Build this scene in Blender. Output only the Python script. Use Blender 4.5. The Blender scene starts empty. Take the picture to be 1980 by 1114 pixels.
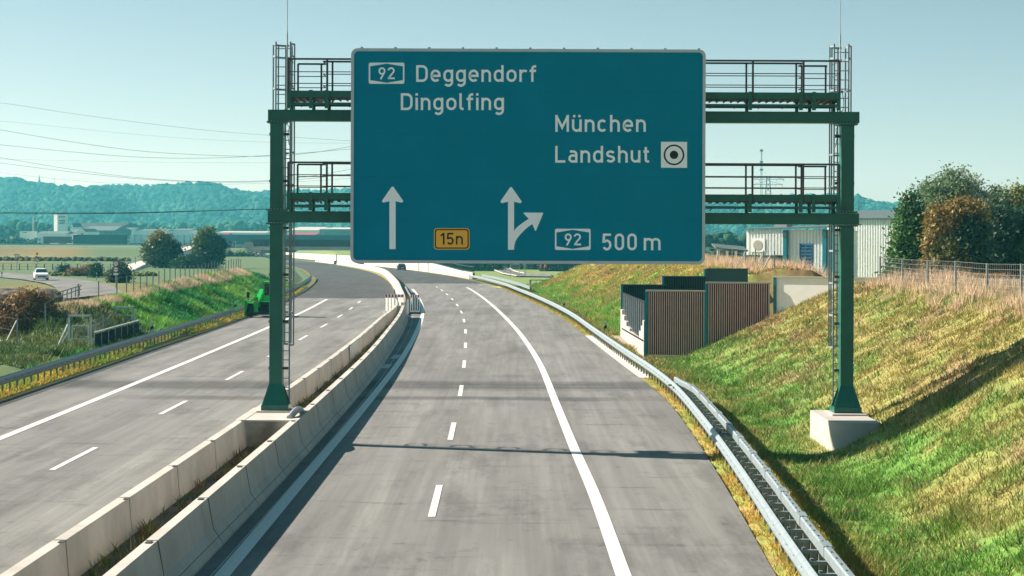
import bpy, math, random
import numpy as np
from mathutils import Vector, Matrix

R = math.radians
S = bpy.context.scene
COL = S.collection

# ------------------------------------------------------------------ camera
F, CX, HY, ROLL, CH = 4000.0, 990.0, 458.0, .004, 6.4
cam = bpy.data.cameras.new('camera'); camo = bpy.data.objects.new('camera', cam); COL.objects.link(camo)
camo.location = (0, 0, CH); camo.rotation_euler = (R(90), -ROLL, 0)
cam.sensor_width = 36; cam.lens = F / 1980 * 36; cam.shift_y = -(557 - HY) / 1980
cam.clip_start = .5; cam.clip_end = 30000
S.camera = camo

# ------------------------------------------------------------------ sky, sun, exposure
SUN_EL, SUN_AZ = 34.0, 72.5      # azimuth counted from +Y towards -X
W = bpy.data.worlds.new('World'); S.world = W; W.use_nodes = True
nt = W.node_tree; bg = nt.nodes['Background']
sky = nt.nodes.new('ShaderNodeTexSky'); sky.sky_type = 'NISHITA'; sky.sun_disc = False
sky.sun_elevation = R(SUN_EL); sky.sun_rotation = R(-SUN_AZ)
sky.air_density = .45; sky.dust_density = .8; sky.ozone_density = 1.0; sky.altitude = 300
hs = nt.nodes.new('ShaderNodeMix'); hs.data_type = 'RGBA'; hs.blend_type = 'MULTIPLY'
hs.inputs[0].default_value = 1
tcw = nt.nodes.new('ShaderNodeTexCoord'); sxw = nt.nodes.new('ShaderNodeSeparateXYZ'); mrw = nt.nodes.new('ShaderNodeMapRange'); mxw = nt.nodes.new('ShaderNodeMix'); mxw.data_type = 'RGBA'
nt.links.new(tcw.outputs['Generated'], sxw.inputs[0]); nt.links.new(sxw.outputs[2], mrw.inputs[0]); mrw.inputs[1].default_value = .1; mrw.inputs[2].default_value = .45
mxw.inputs[6].default_value = (1.03, .955, .71, 1); mxw.inputs[7].default_value = (.62, 1.02, .86, 1)
nt.links.new(mrw.outputs[0], mxw.inputs[0]); nt.links.new(mxw.outputs[2], hs.inputs[7])
nt.links.new(sky.outputs[0], hs.inputs[6]); nt.links.new(hs.outputs[2], bg.inputs[0])
bg.inputs[1].default_value = .077
sl = bpy.data.lights.new('sun', 'SUN'); so = bpy.data.objects.new('sun', sl); COL.objects.link(so)
sl.energy = 5.0; sl.angle = R(.55); sl.color = (1, .93, .82)
SD = Vector((-math.sin(R(SUN_AZ)) * math.cos(R(SUN_EL)), math.cos(R(SUN_AZ)) * math.cos(R(SUN_EL)), math.sin(R(SUN_EL))))
so.rotation_euler = SD.to_track_quat('Z', 'Y').to_euler(); so.location = (0, 0, 200)
vs = S.view_settings; vs.view_transform = 'Standard'; vs.look = 'None'; vs.gamma = 1; vs.exposure = 1.2
cy = S.cycles
cy.max_bounces = 6; cy.diffuse_bounces = 4; cy.glossy_bounces = 2; cy.transmission_bounces = 4
cy.volume_bounces = 0; cy.transparent_max_bounces = 8; cy.caustics_reflective = False; cy.caustics_refractive = False

# ------------------------------------------------------------------ helpers
def hp(d):                                   # the road falls gently beyond 250 m
    return -.005 * np.maximum(0, np.asarray(d, float) - 250)
def P(px, py, h=0.0):                        # photo pixel -> point at height h
    u, v = px - CX, py - HY; u, v = u + ROLL * v, v - ROLL * u
    d = (CH - h) * F / v
    return Vector((u * d / F, d, h))
def PG(px, py):                              # photo pixel -> point on the road profile
    h = 0.
    for _ in range(60):
        p = P(px, py, h); h = .5 * h + .5 * float(hp(p.y))
    return p
def D(px, py, d):                            # photo pixel -> point at distance d
    u, v = px - CX, py - HY; u, v = u + ROLL * v, v - ROLL * u
    return Vector((u * d / F, d, CH - v * d / F))
def spl(pts):                                # monotone-ish smooth x(d)
    pts = sorted(pts); a = np.array(pts, float)
    dd, xx = a[:, 0], a[:, 1]
    m = np.gradient(xx, dd)
    def f(d):
        d = np.asarray(d, float)
        i = np.clip(np.searchsorted(dd, d) - 1, 0, len(dd) - 2)
        h = dd[i + 1] - dd[i]; t = (d - dd[i]) / h; tc = np.clip(t, 0, 1)
        r = (2*tc**3-3*tc**2+1)*xx[i] + (tc**3-2*tc**2+tc)*h*m[i] + (-2*tc**3+3*tc**2)*xx[i+1] + (tc**3-tc**2)*h*m[i+1]
        r = r + np.where(t > 1, (t - 1) * h * m[i + 1], 0) + np.where(t < 0, t * h * m[i], 0)
        return r if r.ndim else float(r)
    return f
def ss(a, b, x):
    t = np.clip((np.asarray(x, float) - a) / (b - a), 0, 1); return t * t * (3 - 2 * t)
def vnoise(x, y, seed=0):
    x = np.asarray(x, float); y = np.asarray(y, float)
    xi = np.floor(x).astype(np.int64); yi = np.floor(y).astype(np.int64); fx = x - xi; fy = y - yi
    def hsh(a, b):
        n = (a * 374761393 + b * 668265263 + seed * 974634777) & 0x7fffffff
        n = ((n ^ (n >> 13)) * 1274126177) & 0x7fffffff
        return ((n ^ (n >> 16)) & 0xffff) / 65535.
    fx = fx * fx * (3 - 2 * fx); fy = fy * fy * (3 - 2 * fy)
    return (hsh(xi, yi) * (1 - fx) + hsh(xi + 1, yi) * fx) * (1 - fy) + (hsh(xi, yi + 1) * (1 - fx) + hsh(xi + 1, yi + 1) * fx) * fy
def fbm(x, y, seed=0, o=4):
    r = 0; a = .5; t = 0
    for k in range(o):
        r = r + a * vnoise(np.asarray(x) * 2**k, np.asarray(y) * 2**k, seed + k * 17); t += a; a *= .5
    return r / t

def tag(o, label=None, cat=None, group=None, kind=None):
    if label: o['label'] = label
    if cat: o['category'] = cat
    if group: o['group'] = group
    if kind: o['kind'] = kind
    return o
def thing(name, label, cat, loc=(0, 0, 0), rz=0, group=None):
    o = bpy.data.objects.new(name, None); COL.objects.link(o)
    o.location = loc; o.rotation_euler = (0, 0, rz); o.empty_display_size = .2
    return tag(o, label, cat, group)
def link(name, me, parent=None, loc=None):
    o = bpy.data.objects.new(name, me); COL.objects.link(o)
    if parent is not None: o.parent = parent
    if loc is not None: o.location = loc
    return o
def dup(root, loc, rz=0, label=None):
    r = root.copy(); COL.objects.link(r); r.location = loc; r.rotation_euler = (0, 0, rz)
    if label: r['label'] = label
    for ch in list(root.children):
        c = ch.copy(); COL.objects.link(c); c.parent = r
        for g in ch.children:
            e = g.copy(); COL.objects.link(e); e.parent = c
    return r
def npmesh(name, co, faces_flat, starts, mat, col=None, parent=None, smooth=False):
    me = bpy.data.meshes.new(name); co = np.ascontiguousarray(co, np.float32)
    me.vertices.add(len(co)); me.vertices.foreach_set('co', co.ravel())
    me.loops.add(len(faces_flat)); me.loops.foreach_set('vertex_index', np.asarray(faces_flat, np.int32))
    me.polygons.add(len(starts)); me.polygons.foreach_set('loop_start', np.asarray(starts, np.int32))
    me.update(calc_edges=True)
    if smooth: me.polygons.foreach_set('use_smooth', np.ones(len(starts), bool))
    if col is not None:
        at = me.color_attributes.new('col', 'FLOAT_COLOR', 'POINT')
        c4 = np.ones((len(co), 4), np.float32); c4[:, :3] = col; at.data.foreach_set('color', c4.ravel())
    me.materials.append(mat)
    return link(name, me, parent)

class MB:
    def __init__(s): s.v = []; s.f = []
    def add(s, vs_, fs):
        n = len(s.v); s.v += [tuple(v) for v in vs_]; s.f += [tuple(i + n for i in f) for f in fs]; return s
    def box(s, c, sz, rz=0, taper=1.0):
        x, y, z = sz[0] / 2, sz[1] / 2, sz[2] / 2; ca, sa = math.cos(rz), math.sin(rz); vv = []
        for dz, t in ((-z, 1), (z, taper)):
            for dx, dy in ((-x, -y), (x, -y), (x, y), (-x, y)):
                a, b = dx * t, dy * t
                vv.append((c[0] + a * ca - b * sa, c[1] + a * sa + b * ca, c[2] + dz))
        return s.add(vv, [(3, 2, 1, 0), (4, 5, 6, 7), (0, 1, 5, 4), (1, 2, 6, 5), (2, 3, 7, 6), (3, 0, 4, 7)])
    def bb(s, a, b):
        return s.box(((a[0]+b[0])/2, (a[1]+b[1])/2, (a[2]+b[2])/2), (abs(b[0]-a[0]), abs(b[1]-a[1]), abs(b[2]-a[2])))
    def bar(s, a, b, w, h=None, up=(0, 0, 1)):
        a = Vector(a); b = Vector(b); h = h or w; t = (b - a).normalized(); u = Vector(up)
        if abs(t.dot(u)) > .98: u = Vector((0, 1, 0))
        x = t.cross(u).normalized() * w / 2; z = x.cross(t).normalized() * h / 2
        vv = [p + sx * x + sz * z for p in (a, b) for sx, sz in ((-1, -1), (1, -1), (1, 1), (-1, 1))]
        return s.add(vv, [(0, 1, 2, 3), (7, 6, 5, 4), (4, 5, 1, 0), (5, 6, 2, 1), (6, 7, 3, 2), (7, 4, 0, 3)])
    def tube(s, pts, r, n=8, r1=None, cap=True):
        pts = [Vector(p) for p in pts]; m = len(pts); vv = []
        for i, p in enumerate(pts):
            t = (pts[min(i + 1, m - 1)] - pts[max(i - 1, 0)]).normalized()
            u = Vector((0, 0, 1)) if abs(t.z) < .95 else Vector((0, 1, 0))
            x = t.cross(u).normalized(); y = x.cross(t)
            rr = r if r1 is None else r + (r1 - r) * i / (m - 1)
            for k in range(n):
                a = 2 * math.pi * k / n; vv.append(p + rr * (math.cos(a) * x + math.sin(a) * y))
        fs = [(i*n+k, i*n+(k+1) % n, (i+1)*n+(k+1) % n, (i+1)*n+k) for i in range(m - 1) for k in range(n)]
        if cap: fs += [tuple(range(n)), tuple(range((m-1)*n, m*n))[::-1]]
        return s.add(vv, fs)
    def cyl(s, a, b, r, n=12, r1=None): return s.tube([a, b], r, n, r1)
    def prism(s, poly, depth, fn):               # poly in 2D, fn(u, v, w) -> 3D
        n = len(poly); vv = [fn(u, v, 0) for u, v in poly] + [fn(u, v, depth) for u, v in poly]
        return s.add(vv, [tuple(range(n)), tuple(range(n, 2*n))[::-1]] + [((i+1) % n, i, n + i, n + (i+1) % n) for i in range(n)])
    def sphere(s, c, r, n=8, m=6, sc=(1, 1, 1)):
        vv = [(c[0], c[1], c[2] - r * sc[2])]; fs = []
        for i in range(1, m):
            a = math.pi * i / m - math.pi / 2
            for k in range(n):
                b = 2 * math.pi * k / n
                vv.append((c[0] + r*sc[0]*math.cos(a)*math.cos(b), c[1] + r*sc[1]*math.cos(a)*math.sin(b), c[2] + r*sc[2]*math.sin(a)))
        vv.append((c[0], c[1], c[2] + r * sc[2])); e = len(vv) - 1
        for k in range(n):
            fs.append((0, 1 + (k+1) % n, 1 + k)); fs.append((e, 1 + (m-2)*n + k, 1 + (m-2)*n + (k+1) % n))
            for i in range(m - 2):
                fs.append((1+i*n+k, 1+i*n+(k+1) % n, 1+(i+1)*n+(k+1) % n, 1+(i+1)*n+k))
        return s.add(vv, fs)
    def mesh(s, name, m, smooth=False):
        me = bpy.data.meshes.new(name); me.from_pydata([tuple(v) for v in s.v], [], s.f); me.materials.append(m)
        me.update()
        import bmesh
        b = bmesh.new(); b.from_mesh(me); bmesh.ops.recalc_face_normals(b, faces=b.faces); b.to_mesh(me); b.free()
        if smooth:
            me.polygons.foreach_set('use_smooth', np.ones(len(me.polygons), bool))
            try: me.set_sharp_from_angle(angle=R(40))
            except Exception: pass
        return me
    def build(s, name, m, parent=None, smooth=False, bevel=0):
        o = link(name, s.mesh(name, m, smooth), parent)
        if bevel:
            b = o.modifiers.new('bevel', 'BEVEL'); b.width = bevel; b.segments = 2; b.limit_method = 'ANGLE'
        return o
def sweep(curve, prof, closed=True, caps=True):
    """curve: list of Vector; prof: [(n, z)] with n to the right of travel. -> MB"""
    m = MB(); vv = []; k = len(prof)
    for i, p in enumerate(curve):
        t = curve[min(i+1, len(curve)-1)] - curve[max(i-1, 0)]; t = Vector((t.x, t.y, 0)).normalized(); nrm = Vector((t.y, -t.x, 0))
        vv += [p + nrm * a + Vector((0, 0, b)) for a, b in prof]
    fs = [(i*k+j, i*k+(j+1) % k, (i+1)*k+(j+1) % k, (i+1)*k+j) for i in range(len(curve)-1) for j in range(k if closed else k-1)]
    if closed and caps: fs += [tuple(range(k))[::-1], tuple(range((len(curve)-1)*k, len(curve)*k))]
    return m.add(vv, fs)

# ------------------------------------------------------------------ materials
def mat(name, c, rough=.6, metal=0, var=.15, scale=4, bump=0, bscale=40, attr=False, spec=.4, stretch=(1, 1, 1), c2=None, trans=0):
    m = bpy.data.materials.new(name); m.use_nodes = True; n = m.node_tree.nodes; l = m.node_tree.links
    b = n['Principled BSDF']; b.inputs['Roughness'].default_value = rough; b.inputs['Metallic'].default_value = metal
    b.inputs['Specular IOR Level'].default_value = spec
    tc = n.new('ShaderNodeNewGeometry') ; mp = n.new('ShaderNodeMapping'); mp.inputs['Scale'].default_value = stretch
    l.new(tc.outputs['Position'], mp.inputs[0])
    nz = n.new('ShaderNodeTexNoise'); nz.inputs['Scale'].default_value = scale; nz.inputs['Detail'].default_value = 6
    nz.inputs['Roughness'].default_value = .65; l.new(mp.outputs[0], nz.inputs[0])
    rp = n.new('ShaderNodeMapRange'); rp.inputs[1].default_value = .28; rp.inputs[2].default_value = .72
    rp.inputs[3].default_value = 1 - var; rp.inputs[4].default_value = 1 + var; l.new(nz.outputs[0], rp.inputs[0])
    mx = n.new('ShaderNodeMix'); mx.data_type = 'RGBA'; mx.blend_type = 'MULTIPLY'; mx.inputs[0].default_value = 1
    if attr:
        at = n.new('ShaderNodeAttribute'); at.attribute_name = 'col'; l.new(at.outputs[0], mx.inputs[6])
    elif c2:
        m2 = n.new('ShaderNodeMix'); m2.data_type = 'RGBA'; m2.inputs[6].default_value = (*c, 1); m2.inputs[7].default_value = (*c2, 1)
        n2 = n.new('ShaderNodeTexNoise'); n2.inputs['Scale'].default_value = scale * .37; n2.inputs['Detail'].default_value = 5; l.new(mp.outputs[0], n2.inputs[0])
        r2 = n.new('ShaderNodeMapRange'); r2.inputs[1].default_value = .42; r2.inputs[2].default_value = .62; l.new(n2.outputs[0], r2.inputs[0])
        l.new(r2.outputs[0], m2.inputs[0]); l.new(m2.outputs[2], mx.inputs[6])
    else: mx.inputs[6].default_value = (*c, 1)
    l.new(rp.outputs[0], mx.inputs[7]); l.new(mx.outputs[2], b.inputs['Base Color'])
    if bump:
        n3 = n.new('ShaderNodeTexNoise'); n3.inputs['Scale'].default_value = bscale; n3.inputs['Detail'].default_value = 4; l.new(tc.outputs['Position'], n3.inputs[0])
        bp = n.new('ShaderNodeBump'); bp.inputs['Strength'].default_value = bump; bp.inputs['Distance'].default_value = .02
        l.new(n3.outputs[0], bp.inputs['Height']); l.new(bp.outputs[0], b.inputs['Normal'])
    if trans:
        tr = n.new('ShaderNodeBsdfTranslucent'); l.new(mx.outputs[2], tr.inputs[0]); ms = n.new('ShaderNodeMixShader'); ms.inputs[0].default_value = trans
        l.new(b.outputs[0], ms.inputs[1]); l.new(tr.outputs[0], ms.inputs[2]); l.new(ms.outputs[0], n['Material Output'].inputs[0])
    m['b'] = 1
    return m
def glass_mat(name, c, rough=.05):
    return mat(name, c, rough, 0, .1, 2, spec=.8)

def asphalt(name, c, stains=True, dark=False):
    m = bpy.data.materials.new(name); m.use_nodes = True; n = m.node_tree.nodes; l = m.node_tree.links
    b = n['Principled BSDF']; b.inputs['Roughness'].default_value = .85; b.inputs['Specular IOR Level'].default_value = .25
    g = n.new('ShaderNodeNewGeometry'); pos = g.outputs['Position']
    def noise(scale, stretch, det=5, rough=.6, off=(0, 0, 0)):
        mp = n.new('ShaderNodeMapping'); mp.inputs['Scale'].default_value = stretch; mp.inputs['Location'].default_value = off; l.new(pos, mp.inputs[0])
        t = n.new('ShaderNodeTexNoise'); t.inputs['Scale'].default_value = scale; t.inputs['Detail'].default_value = det; t.inputs['Roughness'].default_value = rough
        l.new(mp.outputs[0], t.inputs[0]); return t.outputs[0]
    def rng(v, a, b_, c_, d_):
        r = n.new('ShaderNodeMapRange'); r.interpolation_type = 'SMOOTHSTEP'
        for i, q in enumerate((a, b_, c_, d_)): r.inputs[i + 1].default_value = q
        l.new(v, r.inputs[0]); return r.outputs[0]
    def mul(a, b_):
        q = n.new('ShaderNodeMath'); q.operation = 'MULTIPLY'; l.new(a, q.inputs[0])
        if isinstance(b_, float): q.inputs[1].default_value = b_
        else: l.new(b_, q.inputs[1])
        return q.outputs[0]
    v = rng(noise(.4, (1, .12, 1)), .3, .7, .85, 1.13)                       # large patches
    v = mul(v, rng(noise(1.3, (1, .035, 1), 4), .3, .7, .86, 1.12))         # streaks along the lanes
    v = mul(v, rng(noise(.45, (1, .22, 1), 6, .7, (7, 3, 0)), .50, .64, 1.03, .78))     # darker worn areas
    v = mul(v, rng(noise(.5, (.45, 1.9, 1), 5, .72, (31, 11, 0)), .575, .66, 1.0, .70)) # cross-wise scuffs
    v = mul(v, rng(noise(1.9, (1, .8, 1), 5, .7, (3, 57, 0)), .60, .68, 1.0, .70))     # small spots
    v = mul(v, rng(noise(.9, (1, .02, 1), 3, .5, (13, 5, 0)), .60, .63, 1.0, .93))     # faint seams along the lanes
    v = mul(v, rng(noise(.7, (1, .1, 1), 6, .75, (77, 5, 0)), .56, .68, 1.0, 1.16))    # pale worn streaks
    v = mul(v, rng(noise(.6, (.5, .5, 1), 7, .8, (17, 25, 0)), .60, .64, 1.0, .86))     # patches
    v = mul(v, rng(noise(5, (1, .012, 1), 4, .6, (3, 9, 0)), .35, .7, .93, 1.07))      # fine tyre tracks
    v = mul(v, rng(noise(60, (1, 1, 1), 3, .8), .3, .7, .86, 1.14))           # grain
    col2 = None
    if stains:
        sx = n.new('ShaderNodeSeparateXYZ'); l.new(pos, sx.inputs[0])
        wob = noise(.12, (1, .3, 1), 3)
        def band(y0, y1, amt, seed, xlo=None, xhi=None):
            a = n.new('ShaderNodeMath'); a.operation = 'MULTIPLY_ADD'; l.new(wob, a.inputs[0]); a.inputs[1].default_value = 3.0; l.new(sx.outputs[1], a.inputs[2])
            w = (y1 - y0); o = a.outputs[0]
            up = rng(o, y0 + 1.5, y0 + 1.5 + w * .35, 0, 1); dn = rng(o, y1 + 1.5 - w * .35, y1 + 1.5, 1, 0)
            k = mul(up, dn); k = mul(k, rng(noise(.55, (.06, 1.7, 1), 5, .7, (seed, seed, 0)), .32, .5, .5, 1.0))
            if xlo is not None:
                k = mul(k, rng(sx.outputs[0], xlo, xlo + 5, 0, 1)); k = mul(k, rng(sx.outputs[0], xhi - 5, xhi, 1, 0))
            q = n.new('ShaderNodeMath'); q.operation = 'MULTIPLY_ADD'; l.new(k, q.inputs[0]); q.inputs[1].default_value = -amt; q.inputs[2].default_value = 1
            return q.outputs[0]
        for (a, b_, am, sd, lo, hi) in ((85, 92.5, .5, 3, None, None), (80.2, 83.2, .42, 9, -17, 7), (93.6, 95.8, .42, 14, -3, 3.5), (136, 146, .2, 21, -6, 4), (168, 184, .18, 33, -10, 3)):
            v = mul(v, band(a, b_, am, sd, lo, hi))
    mx = n.new('ShaderNodeMix'); mx.data_type = 'RGBA'; mx.blend_type = 'MULTIPLY'; mx.inputs[0].default_value = 1
    mx.inputs[6].default_value = (*c, 1); l.new(v, mx.inputs[7]); l.new(mx.outputs[2], b.inputs['Base Color'])
    bp = n.new('ShaderNodeBump'); bp.inputs['Strength'].default_value = .25; bp.inputs['Distance'].default_value = .01
    l.new(noise(45, (1, 1, 1), 3), bp.inputs['Height']); l.new(bp.outputs[0], b.inputs['Normal'])
    return m

M = dict(
    asphalt=asphalt('light asphalt', (.180, .174, .163)), dark=asphalt('fresh dark asphalt', (.062, .060, .059), False),
    paint=mat('white road paint', (.68, .66, .61), .6, var=.1, scale=9, spec=.3), conc=mat('precast concrete', (.50, .46, .405), .85, var=.13, scale=1.6, bump=.2, bscale=25, c2=(.42, .385, .335)),
    concl=mat('pale concrete', (.41, .38, .34), .85, var=.1, scale=1.2, bump=.15), stain_shade=mat('stained shade-toned concrete', (.36, .34, .29), .9, var=.3, scale=1.6, c2=(.17, .145, .11)), joint=mat('joint shadow gap', (.06, .06, .055), .9),
    green=mat('green gantry paint', (.012, .115, .078), .32, var=.14, scale=2.2, spec=.4), dgreen=mat('dark rail steel', (.055, .05, .047), .5, var=.2, scale=3),
    galv=mat('galvanised steel', (.25, .295, .31), .5, .3, .18, 5, bump=.05), galvd=mat('weathered galvanised steel', (.30, .32, .33), .5, .4, .2, 5),
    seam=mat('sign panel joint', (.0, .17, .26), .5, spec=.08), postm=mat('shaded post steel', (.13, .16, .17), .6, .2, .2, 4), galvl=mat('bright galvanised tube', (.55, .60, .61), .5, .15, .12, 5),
    black=mat('black rubber', (.012, .012, .012), .7), face=mat('teal sign sheeting', (.000, .215, .325), .4, var=.07, scale=.7, spec=.08),
    white=mat('white sign sheeting', (.97, .98, .98), .4, var=.03, scale=2), orange=mat('amber sign sheeting', (.98, .47, .03), .4, var=.03, scale=2),
    ink=mat('black sign ink', (.010, .009, .008), .5), frame=mat('aluminium frame', (.50, .55, .56), .45, .25, .08, 3),
    soil=mat('dry soil', (.13, .105, .078), .95, c2=(.075, .062, .048), var=.35, scale=3, bump=.5, bscale=12), ground=mat('ground cover', (1, 1, 1), .95, var=.35, scale=2.2, attr=True, bump=.6, bscale=5),
    grass=mat('grass blades', (1, 1, 1), .6, attr=True, var=.12, scale=1.5, trans=.22, spec=.15), leaf=mat('leaves', (1, 1, 1), .55, attr=True, var=.15, scale=1.2, trans=.25, spec=.3),
    bark=mat('bark', (.06, .045, .03), .9, var=.3, scale=8, stretch=(1, 1, .2)), brown=mat('dark brown slats', (.07, .022, .022), .6, var=.25, scale=5, stretch=(1, 1, .1)),
    slat=mat('pale slat edges', (.85, .55, .52), .7, var=.15), teal=mat('teal steel paint', (.004, .16, .20), .4, var=.1), tealdark=mat('dark teal panel', (.025, .075, .075), .5, var=.12),
    clad=mat('white corrugated sheet', (.82, .84, .83), .45, .1, .08, 3), dglass=glass_mat('dark window glass', (.012, .018, .02)), wall=mat('cream plaster wall', (.90, .87, .82), .9, var=.06, scale=2),
    roofr=mat('brown roof tiles', (.016, .013, .014), .8, var=.2), roofg=mat('grey roof sheeting', (.085, .115, .11), .7, var=.15, scale=1), wallw=mat('white render', (.86, .84, .80), .9, var=.06),
    nwall=mat('dark noise barrier boards', (.022, .034, .033), .8, var=.2, scale=.6), red=mat('dark red tarpaulin', (.13, .012, .022), .55, var=.1), carw=mat('white car paint', (.80, .80, .78), .25, var=.02, spec=.6),
    card=mat('dark car paint', (.015, .02, .022), .25, var=.05, spec=.6), mach=mat('bright green machine paint', (.008, .40, .045), .4, var=.15, scale=6), lamp=mat('headlamp lens', (.7, .7, .72), .15, spec=.8),
    amber=mat('orange lamp plastic', (.8, .25, .01), .4), redp=mat('red reflective sheeting', (.42, .012, .03), .4), hivis=mat('bright red jacket', (.75, .03, .02), .6), skin=mat('skin', (.45, .26, .18), .6),
    trouser=mat('dark trousers', (.02, .022, .03), .8), hair=mat('dark hair', (.02, .015, .01), .8), blue=mat('blue lacquer', (.01, .14, .32), .4), wood=mat('weathered timber', (.16, .10, .07), .85, var=.25, scale=5),
    wire=mat('fence wire', (.30, .30, .29), .5, .5), cable=mat('conductor cable', (.03, .03, .03), .6), spire=mat('grey slate spire', (.07, .09, .09), .8), tarp=mat('dark mesh panel', (.02, .03, .032), .95, var=.2, spec=.05),
    kerb=mat('pale kerb stone', (.56, .51, .46), .9, var=.15), hillm=mat('forest floor', (.018, .05, .028), .95, var=.3, scale=.01), forest=mat('far forest crowns', (1, 1, 1), .9, attr=True, var=.1, scale=.05, spec=.05),
    orangebeam=mat('orange painted beam', (.65, .25, .06), .6), fieldg=mat('harvested field', (.35, .28, .12), .95, var=.2, scale=.05),
)
# ------------------------------------------------------------------ road alignment
RW = spl([(10,-6.02),(70,-6.02),(95,-6.25),(123,-6.85),(145,-7.45),(165,-8.25),(190,-9.5),(215,-11.1),(249,-13.3),(303,-17.1),(407,-25.4),(466,-32.),(560,-44.5),(657,-59),(869,-95),(1000,-118),(1400,-190)])
LW = spl([(10,-8.2),(95,-8.2),(113,-8.4),(138,-8.85),(160,-9.15),(190,-10.5),(215,-12.1),(249,-14.4),(303,-18.2),(407,-27.5),(466,-34.4),(560,-47.),(657,-61.5),(869,-97.5),(1000,-120.5),(1400,-192.5)])
RE = spl([(10,4.3),(25,4.62),(39,5.02),(51,5.44),(66,5.86),(81,6.08),(92,5.92),(103,5.6),(116,5.25),(130,4.9),(156,4.25),(183,3.1),(205,1.9),(227,.55),(267,-2.0),(306,-5.0),(359,-10.2),(406,-15.8),(459,-23),(569,-40),(657,-54),(869,-90),(1000,-112),(1400,-184)])
LE = spl([(10,-19.3),(60,-19.4),(82,-19.6),(110,-20.0),(131,-20.3),(164,-20.9),(190,-21.6),(211,-22.6),(240,-24.),(271,-26.2),(320,-30.2),(380,-37),(466,-47),(560,-60),(657,-75),(869,-112),(1000,-135),(1400,-207)])
LG = lambda d: LE(d) - .75
RG = lambda d: RE(d) + .25
def rng_d(a, b, st): return list(np.arange(a, b + 1e-6, st))
DL = sorted(set([round(x, 3) for x in rng_d(12, 250, 1.0) + list(np.arange(103.25, 110.3, .25)) + [134.7, 134.9] + rng_d(253, 400, 3.0) + rng_d(410, 700, 8.0) + rng_d(720, 1300, 20.0) + [1400, 1600, 1900, 2300, 2800, 3500, 4500, 6000, 9000, 14000]]))

# ------------------------------------------------------------------ terrain
def cutline(x):
    return 110.1 - .231 * np.clip(np.asarray(x) - 7.15, 0, 6.6) - .488 * np.clip(np.asarray(x) - 13.75, 0, 8) + .05
def field_r(r, d):
    low = .5 - 1.5 * ss(258, 285, d) - 1.2 * ss(320, 450, d) + 3.5 * ss(560, 900, d)
    hc = 4.3 * ss(262, 244, d) * ss(8, 20, d)
    sl_ = .53 + .04 * np.sin(np.asarray(d) * .05)
    up = (r - 2.8) * sl_
    up = np.where(up < .5, np.maximum(0, up) ** 2, up - .25)
    h = np.minimum(up, hc - .35 * np.maximum(0, 1 - np.abs(up - hc)) ** 2)
    back = hc - np.maximum(0, r - 14.5) * .5
    h = np.minimum(h, np.maximum(back, low))
    h = np.where(hc < .3, low * ss(1.0, 5, r), h)
    cut = (d > cutline(r + RG(d))) & (d < 134.8) & (r > 1.4) & (r < 22)
    return np.where(cut, 0., h)
def field_l(l, d):
    low = .35 + .1 * ss(240, 300, d) + 1.1 * ss(560, 960, d)
    hc = (1.85 * ss(115, 128, d) + .6 * ss(140, 195, d)) * ss(262, 240, d)
    up = (l - 1.3) * .50
    up = np.where(up < .5, np.maximum(0, up) ** 2, up - .25)
    h = np.minimum(up, hc)
    back = hc - np.maximum(0, l - 6.6) * .6
    h = np.minimum(h, np.maximum(back, low))
    return np.where(hc < .3, np.minimum(low, np.maximum(0, (l - 1.5) * .25)), h)
def emb(x, d):                                # embankment of the bridge road
    e = np.maximum(0, np.abs(np.asarray(d) - 601) - 5.5)
    end = np.maximum(0, np.asarray(x) + 77.5)
    h = 2.9 - np.sqrt((e / 1.7) ** 2 + (end / 1.6) ** 2)
    return np.where(x < -60, h, -99)
def H(x, d):
    x = np.asarray(x, float); d = np.asarray(d, float); hh = hp(d)
    r = x - RG(d); l = LG(d) - x
    fr, fl = field_r(r, d), field_l(l, d)
    h = np.where(r > 0, np.where(fr < 0, fr, np.minimum(fr, hh + np.where(d > 270, np.maximum(0, r - 1.5) * .5, fr - hh))) , np.where(l > 0, np.minimum(fl, hh + np.where(d > 262, np.maximum(0, l - 1.5) * .5, fl - hh)), hh - .06))
    h = np.where(r > 0, np.where((d > 270) & (r < 1.5), hh - .04, h), h)
    h = np.where(l > 0, np.where((d > 262) & (l < 1.5), hh - .04, h), h)
    h = np.maximum(h, np.where(l > 4, emb(x, d), -99))
    off = np.maximum(r, l)
    bump = (fbm(x * .9, d * .9, 5, 3) - .5) * .34 * ss(2.2, 4.5, off) * ss(600, 300, d) * np.where((l > 8.5) | (d > 270), .25, 1)
    bump = np.where((d > 104) & (d < 136) & (r > 0) & (r < 22), 0, bump)
    return h + bump
offs = [.02, .3, .7, 1.1, 1.39, 1.41, 1.8, 2.2, 2.6] + list(np.arange(3, 18.01, .5)) + [18.6, 19.2, 20, 20.8, 21.95, 22.05, 23, 24, 26, 28, 31, 34, 38, 42, 47, 53, 60, 70, 82, 96, 112, 130, 155, 185, 220, 280, 360, 480, 650, 900, 1300, 2000, 3500, 8000]
Dg = np.array(DL)
cols = [LG(Dg) - o for o in reversed(offs)] + [LG(Dg) + (RG(Dg) - LG(Dg)) * t for t in np.linspace(0, 1, 9)] + [RG(Dg) + o for o in offs]
X = np.stack(cols, 1); DD = np.repeat(Dg[:, None], X.shape[1], 1); Z = H(X, DD)
rr = X - RG(DD); ll = LG(DD) - X
def mixc(a, b, t): return np.asarray(a) * (1 - t[..., None]) + np.asarray(b) * t[..., None]
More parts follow.
